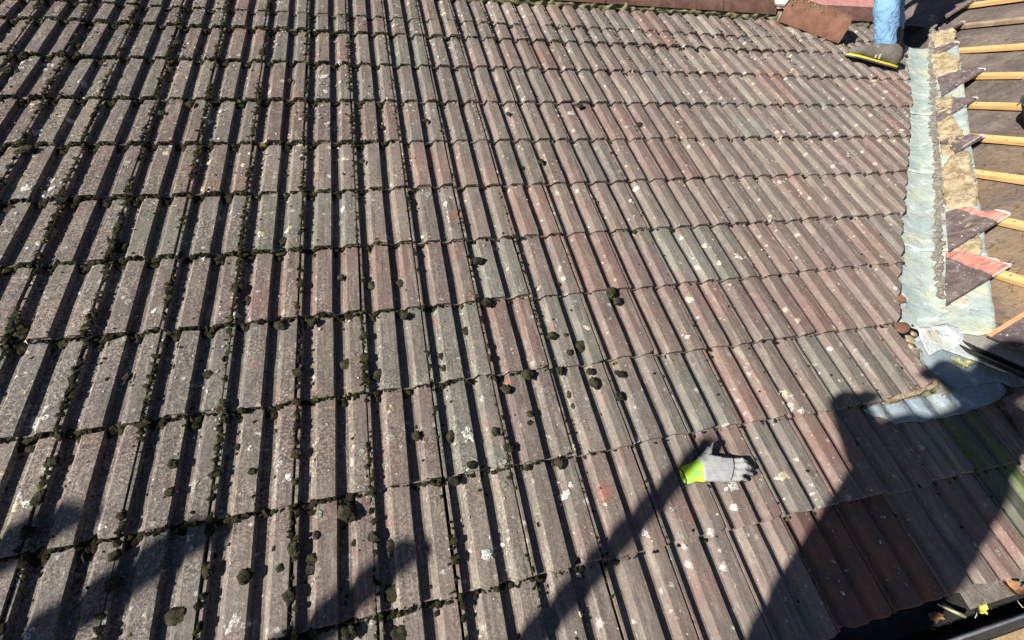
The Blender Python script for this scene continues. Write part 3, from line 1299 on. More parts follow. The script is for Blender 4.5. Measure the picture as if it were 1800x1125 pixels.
# sandy mortar and soil at the foot of the valley
def soil_blob(name, u, v, h, r, mat, label, cat, seed, flat=.35, sub=2, sq=None):
    V, F = [], []
    add_blob(V, F, (0, 0, 0), r, flat, seed, sub, sq)
    o = link(name, mesh_from(name, V, F, mat, 30))
    o.matrix_world = Matrix.Translation(W(u, v, h)) @ Matrix.Rotation(TH, 4, 'X')
    return tag(o, label, cat)


soil_blob("tile_fragment", 2.455, -.425, -.030, .030, RIDGEW, "reddish broken tile fragment lying on the valley lead", "tile fragment", 3, .55, 1, (1.0, .8))
soil_blob("clay_fragment", 2.350, -.287, -.026, .036, RIDGEW, "flat brown clay piece beside the corner tile at the valley's foot", "tile fragment", 8, .20, 2, (1.2, .75))
V, F = lumps_vf([(2.285, .235, -.03), (2.285, .10, -.03), (2.30, -.02, -.028)], .030, 10, .9, 21, .012)
me = mesh_from("mortar_edge", V, F, MORTAR, True)
o = link("mortar_edge", me, VAL)
o.matrix_world = Matrix.Rotation(TH, 4, 'X')
V, F = [], []
for k, (u, v, r) in enumerate([(2.325, -.222, .022), (2.345, -.205, .018), (2.315, -.165, .020), (2.345, -.150, .015), (2.30, -.19, .013), (2.36, -.245, .014)]):
    add_blob(V, F, (u, -v, -.010), r, .4, k + 30, 2)
o = link("mortar_crumb", mesh_from("mortar_crumb", V, F, MORTARY, 30), VAL)
o.matrix_world = Matrix.Rotation(TH, 4, 'X')
o["kind"] = "stuff"

# dried mud ridge along the top of the flap
V, F = lumps_vf([(1.995, -.010, .012), (2.09, -.002, .012), (2.17, .006, .012), (2.25, .020, .012), (2.285, .040, .010)], .009, 8, .9, 33, .008)
o = link("dried_mud", mesh_from("dried_mud", V, F, MORTARY, True), AP)

TF = thing("dark_tile_piece", "dark plum broken tile piece at the right frame edge", "tile fragment")
V, F = slab([(2.445, -.235), (2.57, -.22), (2.64, -.05), (2.50, -.075)], .020, .036)
for i, q in enumerate(V):
    V[i] = (q[0], q[1], q[2] + .004 * noise.noise(Vector(q) * 31))
me = mesh_from("tile_shard", V, F, PURPLE)
me.transform(Matrix.Rotation(TH, 4, 'X'))
link("tile_shard", me, TF)


# ------------------------------------------------------------------ leaves
def leaf_mesh(name, L, wd, curl, mat, seed, lobes=0):
    V, F = [], []
    n, m = 10, 6
    for i in range(n + 1):
        t = i / n
        half = wd * math.sin(math.pi * min(1, t ** .8 * .96 + .02)) * (1 + (.25 * math.cos(t * 19) if lobes else 0))
        for j in range(m + 1):
            s = -1 + 2 * j / m
            z = curl * (t - .5) ** 2 * 2 + curl * .9 * s * s * half / wd + .12 * L * noise.noise(Vector((t * 4, s * 2, seed)))
            V.append((L * (t - .5), half * s, z))
    for i in range(n):
        for j in range(m):
            a = i * (m + 1) + j
            F.append((a, a + 1, a + m + 2, a + m + 1))
    return mesh_from(name, V, F, mat, True)


def leaf(label, u, v, h, L, wd, curl, mat, seed, rot, cat="leaf", stem=True):
    o = thing("leaf", label, cat, Matrix.Translation(W(u, v, h)) @ Matrix.Rotation(TH, 4, 'X') @ Euler(rot).to_matrix().to_4x4())
    link("blade", leaf_mesh("blade", L, wd, curl, mat, seed, 1), o)
    if stem:
        V, F = tube([(-L * .5, 0, .0), (-L * .75, .004, .004), (-L * .95, .0, .002)], .0012, 5)
        link("stalk", mesh_from("stalk", V, F, TWIG, True), o)
    return o


leaf("withered pale green leaf on the dark lead under the short gutter", 2.425, -.085, .012, .062, .026, .02, LEAFG, 2, (0.5, .2, 1.9))
leaf("curled pale green leaf beside the withered one on the lead", 2.462, -.075, .012, .050, .020, .03, LEAFG, 5, (-.4, .3, .3))
leaf("small yellowish leaf scrap at the tile edge near the lead flap", 2.300, -.060, .004, .026, .011, .006, LEAFG, 8, (.1, .2, 2.2), stem=False)

# ------------------------------------------------------------------ eaves gutter and scaffold
EG = thing("eaves_gutter", "black half round gutter below the tiles with a worn grey lip", "gutter", Matrix.Translation(W(0, .642, -.050)))
V, F = gutter_vf(-1.6, 3.2, .056, 24, .004)
link("trough", mesh_from("trough", V, F, BLACK, 40), EG)
V, F = tube([(-1.6, -.054, .002), (3.2, -.054, .002)], .0055, 8)
link("gutter_lip", mesh_from("gutter_lip", V, F, GREYLIP, True), EG)
V, F = slab([(-1.6, .612), (3.2, .612), (3.2, .600), (-1.6, .600)], -.09, -.04)
o = box("eaves_felt", MORTAR, ROOF, 1.88, 3.1, -.640, -.585, -.040, -.037, 0)
WL = thing("house_wall", "rendered house wall below the eaves, out of sight behind the gutter", "wall")
box("wall_face", WALLM, WL, -2.2, 3.3, -.46, -.24, -3.2, -.36, 0)

leaf("yellow leaf with dark holes lying in the black gutter", 1.935, .640, -.050, .048, .021, .012, LEAFY, 3, (.5, -.2, .6))
leaf("curled brown leaf in the gutter at the right frame edge", 2.055, .622, -.035, .060, .026, .03, LEAFB, 4, (-.3, .4, 1.1))
leaf("dull brown leaf under the tile edge beside the pale stem in the gutter", 1.775, .632, -.062, .055, .020, .01, LEAFB, 6, (.9, .1, -.5), stem=False)
o = link("plant_stem", mesh_from("plant_stem", *tube([tuple(W(1.782, .606, -.040)), tuple(W(1.82, .628, -.048)), tuple(W(1.858, .652, -.050))], [.003, .004, .0075], 8), TWIG, True))
tag(o, "pale green cut stem lying across the black gutter", "stem")
V, F = [], []
rg = random.Random(3)
for k in range(90):
    u = rg.uniform(1.2, 2.1)
    add_blob(V, F, tuple(W(u, .642 + rg.gauss(0, .012), -.050) + Vector((0, 0, -.050))), rg.uniform(.004, .012), .6, k)
o = link("gutter_silt", mesh_from("gutter_silt", V, F, MOSS, True))
o["kind"] = "stuff"

for k in range(3):
    SB = thing("scaffold_board", ["pale ochre scaffold board nearest the gutter", "ochre scaffold board second out from the gutter", "ochre scaffold board furthest out from the gutter"][k],
               "scaffold board", Matrix.Translation((0, -.705 - .235 * k, -.385)), "scaffold boards along the eaves")
    box("plank", BOARD, SB, -2.0, 3.2, -.112, .112, -.038, 0, .004)

POLES = [(-1.461, -1.30, 1.385), (-2.406, -1.40, 1.309), (-3.077, -1.35, 1.469), (-3.439, -1.30, 1.551)]  # all out of view; last two added only to cast the lower-left shadows
for k, (x, y, z) in enumerate(POLES):
    pr = (.030, .036, .045, .045)[k]  # thicker than real tubes, to broaden the shadows they cast
    SP = thing("scaffold_pole", ["galvanised scaffold pole standing nearest the photographer", "galvanised scaffold pole second to the photographer's left", "galvanised scaffold pole third to the photographer's left", "unseen scaffold pole added for its shadow, at the far left end"][k],
               "scaffold pole", Matrix.Translation((x, y, 0)), "scaffold poles at the eaves")
    V, F = tube([(0, 0, -3.2), (0, 0, z)], pr, 14)
    link("pole_tube", mesh_from("pole_tube", V, F, STEEL, 50), SP)
    V, F = tube([(0, 0, -.60), (0, 0, -.52)], .042, 10)
    link("coupler", mesh_from("coupler", V, F, STEEL, 30), SP)


# ------------------------------------------------------------------ moss and lichen
def blob_batch(items, name, mat, parent, seed):
    """items: (x, y, z, r, flat, stretch) in roof coordinates -> one mesh of many small irregular clumps"""
    bm = bmesh.new()
    bmesh.ops.create_icosphere(bm, subdivisions=1, radius=1.0)
    tv = np.array([v.co[:] for v in bm.verts])
    tf = np.array([[v.index for v in f.verts] for f in bm.faces])
    bm.free()
    rs = np.random.RandomState(seed)
    it = np.array(items)
    n = len(it)
    k = 1 + rs.uniform(-.38, .38, (n, len(tv)))
    ang = rs.uniform(0, 6.28, n)
    P = tv[None] * k[..., None]
    x, y = P[..., 0] * it[:, None, 5], P[..., 1]
    X = x * np.cos(ang)[:, None] - y * np.sin(ang)[:, None]
    Y = x * np.sin(ang)[:, None] + y * np.cos(ang)[:, None]
    Q = np.stack([X, Y, P[..., 2] * it[:, None, 4]], -1) * it[:, None, 3:4] + it[:, None, 0:3]
    V = Q.reshape(-1, 3)
    F = (tf[None] + (np.arange(n) * len(tv))[:, None, None]).reshape(-1, 3)
    me = bpy.data.meshes.new(name)
    me.from_pydata(V.tolist(), [], F.tolist())
    me.materials.append(mat)
    o = link(name, me, parent)
    o["kind"] = "stuff"
    return o


def west_amt(u, v):
    """how mossy the roof is: strong at the left and the top"""
    a = max(0.0, min(1.0, (1.15 - u) / 1.4))
    b = max(0.0, min(1.0, (-1.9 - v) / .6)) * .55
    return max(a, b, .10)


def build_moss():
    rg = random.Random(11)
    dark, green = [], []
    for t in TAILS[:-1]:
        u = -1.6
        while u < min(ucut(t), 2.9):
            u += rg.uniform(.0022, .006)
            if not in_view(u, t, .03):
                continue
            amt = west_amt(u, t)
            patch = .5 + .9 * noise.noise(Vector((u * 6, t * 40, 0)))
            if rg.random() > amt * 1.0 * max(.12, patch + .42):
                continue
            x = u % CW
            low = 1.3 if (.0 < x < .045 or .098 < x < .14 or x > .186) else .75
            r = rg.uniform(.0022, .0072) * (0.7 + .65 * amt) * low
            vv = t + rg.uniform(.0, .010)
            nx = prof_h(u) - STEP + .004
            z = nx + rg.uniform(0, .010)
            (green if rg.random() < .05 else dark).append((u, -vv, z, r, .8, rg.uniform(1, 1.7)))
            if low > 1 and rg.random() < .35 * amt:
                dark.append((u + rg.uniform(-.01, .01), -(t + rg.uniform(.008, .03)), nx + .001, r * 1.15, .6, 1.2))
    # along the interlocks
    for k in range(-8, 22):
        u0 = k * CW - .011
        for t in TAILS:
            v = t - .30
            while v < t:
                v += rg.uniform(.0025, .006)
                if u0 > ucut(v) - .02 or v > .6 or not in_view(u0, v, .02):
                    continue
                amt = west_amt(u0, v)
                patch = noise.noise(Vector((u0 * 11, v * 7, 3)))
                if rg.random() > amt * max(0.02, .50 + 1.3 * patch):
                    continue
                r = rg.uniform(.0022, .0076) * (.6 + .65 * amt)
                (green if rg.random() < .05 else dark).append((u0 + rg.gauss(0, .0048), -v, surf_h(u0 - .004, v) * 0 - STEP * (t - v) / GAUGE - .003 + rg.uniform(0, .004), r, .75, rg.uniform(1, 1.8)))
    # scattered crumbs in the channels
    for i in range(4600):
        u, v = rg.uniform(-1.5, 3.0), rg.uniform(-2.8, .55)
        if u > ucut(v) - .05 or not in_view(u, v, .01) or rg.random() > west_amt(u, v) ** 1.1:
            continue
        x = u % CW
        if (.047 < x < .098 or .147 < x < .187) and rg.random() < .55:
            continue
        (green if rg.random() < .06 else dark).append((u, -v, surf_h(u, v) + .001, rg.uniform(.0014, .0052), .6, rg.uniform(1, 1.6)))
    blob_batch(dark, "moss_growth", MOSS, ROOF, 1)
    blob_batch(green, "green_moss_growth", MOSSGREEN, ROOF, 2)


build_moss()

LICH = [(-0.674, -0.342, 0.0276), (-0.904, -1.898, 0.024), (-0.893, -1.654, 0.022), (-0.988, -1.583, 0.022), (1.625, -0.084, 0.0264), (1.618, -0.037, 0.03), (1.46, 0.179, 0.031), (1.727, -0.333, 0.0221), (-0.133, 0.249, 0.0319), (0.014, -0.787, 0.016), (0.423, -1.899, 0.0166), (0.464, -1.868, 0.0221), (0.821, -1.972, 0.0207), (-0.629, 0.035, 0.029), (-0.615, 0.061, 0.0235), (0.48, -0.121, 0.0242), (0.797, -0.024, 0.0158), (1.27, 0.176, 0.0301), (1.121, -0.742, 0.0183), (0.152, -1.383, 0.0217), (1.27, -1.704, 0.0301), (1.196, -1.68, 0.0231), (0.724, 0.108, 0.0199), (0.738, 0.102, 0.0167), (0.672, 0.141, 0.0195), (0.479, 0.218, 0.0213), (0.936, 0.249, 0.0131), (2.315, -1.562, 0.0188), (2.377, -1.572, 0.0253), (2.481, -1.537, 0.0222), (2.834, -1.525, 0.0228), (3.318, -1.618, 0.0276), (3.128, -1.446, 0.0263), (3.668, -2.067, 0.0268), (1.752, -0.702, 0.0245), (1.909, -0.721, 0.03), (1.627, -0.792, 0.0197), (1.643, -0.68, 0.0192), (-0.438, -0.67, 0.0144), (-0.626, -0.691, 0.0141), (-0.204, -0.633, 0.0111), (-0.628, -0.117, 0.0141), (-0.652, -0.141, 0.0113), (-0.455, -0.031, 0.0113), (-0.556, 0.179, 0.0175), (-0.465, -1.906, 0.0204), (-0.403, -1.649, 0.0241), (-0.354, -1.709, 0.0172), (-0.403, -1.38, 0.0157), (-0.519, -1.434, 0.0202), (-0.87, -1.301, 0.0206), (-0.847, -1.241, 0.0183), (-0.923, -1.245, 0.0201), (-1.159, -2.034, 0.0219), (-1.085, -2.06, 0.0197), (-0.17, -1.858, 0.0208), (0.075, -1.981, 0.0275), (0.562, -1.719, 0.0191), (1.435, -1.154, 0.0237), (1.436, -0.526, 0.0202), (1.346, -0.354, 0.0148), (1.018, -0.015, 0.0145), (1.648, -0.015, 0.02), (0.257, -1.173, 0.0185), (1.374, -1.065, 0.0205), (0.135, -1.1, 0.0178)]


def build_lichen():
    rg = random.Random(21)
    sets = {0: ([], []), 1: ([], []), 2: ([], [])}

    def patch(u, v, r, which, asp=1.0):
        V, F = sets[which]
        o = len(V)
        n = 18 if r > .008 else 8
        sd = rg.uniform(0, 99)
        rot = rg.uniform(0, 3)
        rings = ((1.0, .0006), (.86, .0016), (.45, .0020))
        if which == 1 and r > .007:
            rings = ((1.0, .0006), (.85, .0026), (.55, .0012))
        for q, hh in rings:
            for k in range(n):
                t = 2 * math.pi * k / n
                rr = r * q * (1 + .60 * noise.noise(Vector((math.cos(t) * 1.3 + sd, math.sin(t) * 1.3, 0))) + .28 * noise.noise(Vector((math.cos(t) * 3.6 + sd, math.sin(t) * 3.6, 5))))
                du, dv = rr * math.cos(t), rr * math.sin(t) * asp
                uu, vv = u + du * math.cos(rot) - dv * math.sin(rot), v + du * math.sin(rot) + dv * math.cos(rot)
                V.append((uu, -vv, surf_h(uu, vv) + hh))
        c = len(V)
        V.append((u, -v, surf_h(u, v) + .0016))
        for i in range(2):
            for k in range(n):
                a, b = o + i * n + k, o + i * n + (k + 1) % n
                F.append((a, b, b + n, a + n))
        for k in range(n):
            F.append((o + 2 * n + k, o + 2 * n + (k + 1) % n, c))

    for u, v, r in LICH:
        r *= .78 if u > .7 else 1.0
        patch(u, v, r * .82, 0 if rg.random() < .8 else 2, rg.uniform(.6, .95))
        for i in range(rg.randrange(0, 4)):
            patch(u + rg.gauss(0, r), v + rg.gauss(0, r), r * rg.uniform(.15, .35), 0)
    for i in range(9500):
        u, v = rg.uniform(-1.5, 4.3), rg.uniform(-2.85, .55)
        if u > ucut(v) - .02 or (v > -.3 and u > 2.2) or not in_view(u, v, .01):
            continue
        dens = .13 + 1.0 * west_amt(u, v)
        if v < -1.2:
            dens = max(dens, .70)
        if v < -1.0 and u < .9:
            dens = 1.25
        if rg.random() > dens * (.6 + .8 * noise.noise(Vector((u * 3, v * 3, 8)))):
            continue
        which = rg.choice((0, 0, 1, 1, 1, 2))
        r = min(.017, .0028 * math.exp(abs(rg.gauss(0, .62)))) * (1.0 if which != 1 else 1.25)
        patch(u, v, r, which, rg.uniform(.6, 1))
    for i, (nm, mt) in enumerate((("white_lichen", LICHEN), ("grey_lichen", LICHENG), ("cream_lichen", LICHENY))):
        V, F = sets[i]
        o = link(nm, mesh_from(nm, V, F, mt, True), ROOF)
        o["kind"] = "stuff"


build_lichen()

MOSSB = [(0.127, -0.747, 0.0134), (0.228, -0.712, 0.0202), (0.331, -0.714, 0.0171), (0.624, -0.78, 0.0181), (0.331, -0.563, 0.0163), (0.131, -0.41, 0.0181), (0.23, -0.356, 0.0211), (0.436, -0.397, 0.0126), (0.439, -0.347, 0.0124), (0.533, -0.485, 0.0145), (0.828, -0.422, 0.0168), (0.881, -0.419, 0.0081), (0.898, -0.39, 0.0101), (0.929, -0.374, 0.0235), (0.872, -0.347, 0.0119), (0.709, -0.286, 0.019), (0.625, -0.243, 0.0154), (0.82, -0.284, 0.0129), (0.925, -0.266, 0.013), (0.925, -0.223, 0.018), (1.031, -0.244, 0.0144), (1.122, -0.537, 0.0181), (1.112, -0.578, 0.0219), (0.919, -0.651, 0.0087), (0.622, -0.587, 0.0172), (0.591, -0.362, 0.0128), (0.593, -0.41, 0.0097), (0.193, -0.504, 0.0126), (0.192, -0.419, 0.0134), (0.837, -0.202, 0.0113), (0.838, -0.158, 0.0099), (0.684, -0.149, 0.0121), (0.677, -0.121, 0.0096), (1.0, -0.167, 0.0159), (0.327, -0.138, 0.0142), (0.429, -0.122, 0.0183), (0.563, -0.112, 0.0117), (0.596, -0.056, 0.0144), (0.474, -0.022, 0.0123), (0.736, 0.014, 0.0144), (0.236, 0.149, 0.0175), (0.23, 0.258, 0.0215), (0.125, 0.043, 0.023), (0.139, 0.121, 0.0074), (0.19, 0.117, 0.0125), (0.393, 0.212, 0.0125), (0.397, 0.167, 0.0102), (0.122, 0.319, 0.0182), (0.239, 0.345, 0.0184), (0.368, 0.003, 0.0136), (0.421, 0.012, 0.0136), (0.635, 0.011, 0.0085), (0.637, 0.169, 0.0069), (-0.008, -0.14, 0.0161), (-0.162, -0.187, 0.0106), (-0.008, -0.061, 0.0093), (-0.118, -0.108, 0.0104), (-0.317, -0.163, 0.0128), (-0.313, -0.088, 0.0124), (-0.118, 0.149, 0.0163), (-0.008, 0.11, 0.017), (0.039, 0.138, 0.0145), (0.035, 0.161, 0.0144), (-0.014, 0.211, 0.0162), (0.046, 0.085, 0.0089), (-0.204, 0.119, 0.013), (-0.413, 0.043, 0.0115), (-0.405, 0.106, 0.0157), (-0.258, 0.203, 0.0199), (-0.038, 0.146, 0.0085), (-0.608, -0.125, 0.0143), (-0.607, -0.045, 0.0138), (-0.603, -0.22, 0.0149), (-0.169, -0.692, 0.0158), (-0.067, -0.572, 0.0173), (-0.261, -0.425, 0.0142), (-0.472, -0.442, 0.0122), (-0.01, -0.731, 0.0118), (-0.783, -0.635, 0.0253), (-0.207, -0.739, 0.0192), (-0.006, -0.396, 0.0165), (-0.578, -0.953, 0.0194), (-0.605, -0.964, 0.0162), (-0.073, -0.944, 0.0173), (0.034, -0.571, 0.0125), (-0.395, -0.543, 0.0105), (-0.659, -0.59, 0.0113), (0.931, -1.685, 0.0113), (0.224, -1.357, 0.0121), (0.321, -1.605, 0.013), (0.521, -1.633, 0.0133), (1.012, -1.335, 0.0158), (1.634, -1.619, 0.0179), (1.328, -1.752, 0.0198), (1.394, -1.392, 0.0092), (0.925, -1.311, 0.0121), (-0.985, -2.189, 0.0172), (-0.584, -2.219, 0.0181), (-0.577, -1.999, 0.0138), (-0.473, -1.741, 0.0163), (-0.571, -1.681, 0.0127), (-0.077, -1.929, 0.0125), (-1.176, -1.964, 0.0199), (-0.978, -1.455, 0.0213)]


ORD = ["", "first", "second", "third", "fourth", "fifth", "sixth", "seventh", "eighth", "ninth", "tenth", "eleventh", "twelfth", "thirteenth", "fourteenth",
       "fifteenth", "sixteenth", "seventeenth", "eighteenth", "nineteenth", "twentieth", "twenty-first", "twenty-second", "twenty-third", "twenty-fourth",
       "twenty-fifth", "twenty-sixth", "twenty-seventh", "twenty-eighth", "twenty-ninth", "thirtieth", "thirty-first", "thirty-second", "thirty-third", "thirty-fourth"]


def build_cushions():
    OUT = []
    rg = random.Random(31)
    metas = []
    for k in range(10):
        bm = bmesh.new()
        bmesh.ops.create_icosphere(bm, subdivisions=4, radius=1.0)
        for v in bm.verts:
            n1 = noise.noise(v.co * 1.3 + Vector((k * 3.1, 0, 0)))
            n2 = noise.noise(v.co * 4.5 + Vector((k * 3.1, 5, 0)))
            n3 = noise.noise(v.co * 11 + Vector((k * 3.1, 5, 8)))
            n4 = noise.noise(v.co * 23 + Vector((k * 3.1, 1, 8)))
            v.co *= 1 + .42 * n1 + .22 * n2 + .16 * n3 + .12 * n4
            v.co.z *= .50
        metas.append(bm_mesh("moss_cushion", bm, MOSSBALL, True))
    rot = Matrix.Rotation(TH, 4, 'X')
    for i, (u, v, r) in enumerate(MOSSB):
        h = surf_h(u, v)
        if h < -.025:
            h = -.006
        o = link("moss_cushion", metas[i % 10])
        rr = r * .92
        o.matrix_world = Matrix.Translation(W(u, v, h + rr * .22)) @ rot @ Matrix.Rotation(rg.uniform(0, 6.28), 4, 'Z') @ Matrix.Diagonal((rr, rr * rg.uniform(.95, 1.35), rr * rg.uniform(.8, 1.1), 1))
        row = sum(1 for t in TAILS if t >= v)            # courses counted up from the eaves
        OUT.append((row, u, r, (h < -.008), o))
    rank = {}
    for row, u, r, low, o in sorted(OUT, key=lambda q: (q[0], q[1])):
        rank[row] = rank.get(row, 0) + 1
        size = "large" if r > .0185 else "small" if r < .0115 else "middling"
        tag(o, "%s moss cushion %s, %s from the left, %s course above the gutter" % (
            size, "in a channel" if low else "on a rib", ORD[rank[row]], ORD[row]), "moss", "loose moss cushions on the tiles")


build_cushions()


# ------------------------------------------------------------------ work glove
def build_glove():
    root = thing("work_glove", "grey work glove with black finger edges and neon yellow cuff lying on tiles", "glove", Matrix.Rotation(TH, 4, 'X'))

    def P(u, v, h):
        return Vector((u, -v, h))

    pad = -.002
    segs = []
    w0 = P(1.178, .112, .012)
    kn = [P(1.281, .106, .016), P(1.278, .123, .018), P(1.268, .140, .017), P(1.252, .155, .014)]
    wr = [P(1.186, .086, .014), P(1.182, .103, .016), P(1.178, .121, .016), P(1.174, .138, .014)]
    for a, b in zip(wr, kn):
        segs.append((a, .0130, b, .0125))
    for i in range(3):
        segs.append((wr[i].lerp(wr[i + 1], .5), .0135, kn[i].lerp(kn[i + 1], .5), .0125))
    segs.append((P(1.20, .080, .014), .0125, P(1.245, .095, .016), .0125))
    tips = [(P(1.315, .111, .022), P(1.338, .121, .012)), (P(1.318, .128, .024), P(1.347, .140, .012)), (P(1.308, .146, .021), P(1.337, .157, .010)), (P(1.288, .161, .016), P(1.308, .169, .008))]
    for k, (m, t) in zip(kn, tips):
        segs.append((k, .0112, m, .0100))
        segs.append((m, .0100, t, .0078))
    segs.append((P(1.196, .084, .014), .0130, P(1.222, .064, .020), .0115))
    segs.append((P(1.222, .064, .020), .0115, P(1.243, .045, .018), .0080))
    me = remeshed("glove_hand", segs, .0022, GLOVE, 5)
    me.materials.append(GLOVEB)
    zmin = min(v.co.z for v in me.vertices)
    # black coating shows along the finger sides and underneath
    for p in me.polygons:
        c = p.center
        d = c - P(1.20, .11, 0)
        finger = c.x > 1.283
        if p.normal.z < .05:
            p.material_index = 1
        if finger and (p.normal.z < .58 or c.x > 1.337):
            p.material_index = 1
        if p.normal.y > .35 and c.x > 1.222 and c.z < .030 and -c.y < .112:
            p.material_index = 1
        if -c.y < .075 and p.normal.x > .30 and c.x > 1.225:
            p.material_index = 1
    link("glove_hand", me, root)
    # seam across the knuckles
    V, F = tube([P(1.287, .099, .0285), P(1.280, .115, .0305), P(1.272, .132, .0305), P(1.262, .147, .0285), P(1.250, .163, .024)], .0011, 6)
    link("seam", mesh_from("seam", V, F, GLOVEB, True), root)
    V, F = tube([P(1.196, .071, .027), P(1.217, .079, .0285), P(1.245, .089, .0285)], .0010, 6)
    link("seam", mesh_from("seam", V, F, GLOVEB, True), root)
    # cuff: flattened open tube
    rings, inner = [], []
    c0, c1 = P(1.106, .123, .010), P(1.186, .112, .014)
    for i in range(9):
        t = i / 8
        c = c0.lerp(c1, t)
        half = .0225 + .0165 * t + .002 * math.sin(t * 9)
        hz = .0125 + .002 * t
        dirv = (P(1.107, .144, 0) - P(1.105, .102, 0)).normalized().lerp((P(1.165, .150, 0) - P(1.188, .074, 0)).normalized(), t)
        rings.append([c + dirv * (half * math.cos(2 * math.pi * k / 20)) + Vector((0, 0, hz * math.sin(2 * math.pi * k / 20) * (1 + .08 * math.cos(k * 2.1)))) for k in range(20)])
    rin = [[c0.lerp(c1, i / 8) + (q - c0.lerp(c1, i / 8)) * .86 for q in rings[i]] for i in range(4, -1, -1)]
    V, F = loft(rin[::1] + rings, True, False)
    link("cuff", mesh_from("cuff", V, F, CUFF, True), root)
    V, F = tube([*rings[0], rings[0][0]], .0017, 6, caps=False)
    link("cuff_hem", mesh_from("cuff_hem", V, F, GLOVEB, True), root)


build_glove()


# ------------------------------------------------------------------ people
def shoe(parent, toe, heel, name="shoe"):
    """low work shoe from heel to toe (world points), z up"""
    toe, heel = Vector(toe), Vector(heel)
    f = (toe - heel)
    L = f.length
    f.normalize()
    s = Vector((0, 0, 1)).cross(f).normalized()
    n = f.cross(s)
    T = Matrix((f, s, n)).transposed().to_4x4()
    T.translation = heel
    stations = [(-.02, .022, .090), (0.0, .034, .125), (.04, .042, .140), (.09, .043, .136), (.13, .044, .122), (.17, .047, .104), (.21, .050, .090), (.25, .047, .080), (.28, .037, .066), (.30, .020, .046)]
    k = L / .30
    rings, sole, mid = [], [], []
    for x, w, h in stations:
        x *= k
        ring = []
        for j in range(20):
            t = 2 * math.pi * j / 20
            cy, cz = math.cos(t), math.sin(t)
            yy = w * math.copysign(abs(cy) ** .75, cy)
            zz = .018 + (h - .018) * .5 + (h - .018) * .5 * math.copysign(abs(cz) ** .8, cz)
            if cz > 0:
                yy *= 1 - .35 * cz
            ring.append((x, yy, zz))
        rings.append(ring)
    V, F = loft(rings)
    me = mesh_from("shoe_upper", V, F, SHOE, True)
    up = link(name, me, parent)
    up.matrix_world = T
    for nm, z0, z1, ex, mt in (("midsole", .008, .018, .003, YELLOW), ("outsole", 0.0, .009, .002, RUBBER)):
        left = [(x * k, w + ex) for x, w, h in stations]
        poly = [(x, -w) for x, w in left] + [(left[-1][0] + .006, 0)] + [(x, w) for x, w in reversed(left)] + [(left[0][0] - .006, 0)]
        V, F = slab(poly, z0, z1)
        o = link(nm, mesh_from(nm, V, F, mt, 40), up)
    for x in (.118, .142):
        strip = []
        for xx in (x * k, (x + .013) * k):
            w = .0415
            strip.append([(xx + .004 * j, w * (1.03 - .05 * j * .6) if j < 3 else w * .66, .026 + .024 * j) for j in range(4)])
            # near side only
        for side in (1, -1):
            V, F = [], []
            o = 0
            for row in strip:
                V += [(p[0], side * p[1] * 1.04, p[2]) for p in row]
            for j in range(3):
                F.append((o + j, o + j + 1, o + 4 + j + 1, o + 4 + j))
            link("trim_stripe", mesh_from("trim_stripe", V, F, SHOET, True), up)
    return up


def hand_segs(wrist, direction, spread, r=.010):
    d = Vector(direction).normalized()
    s = Vector(spread).normalized()
    w = Vector(wrist)
    palm = w + d * .085
    out = [(w, .024, palm, .030), (w + s * .015, .02, palm + s * .024, .018), (w - s * .015, .02, palm - s * .024, .018)]
    dn = d.cross(s)
    for k, L in zip((-1.5, -.5, .5, 1.5), (.065, .075, .07, .055)):
        b = palm + s * (k * .019)
        m = b + d * (L * .5)
        out += [(b, .0105, m, .0095), (m, .0095, m + d * (L * .35) + dn * (L * .3), .008)]
    b = w + d * .03 + s * .03
    out.append((b, .012, b + s * .035 + d * .035, .0095))
    return out


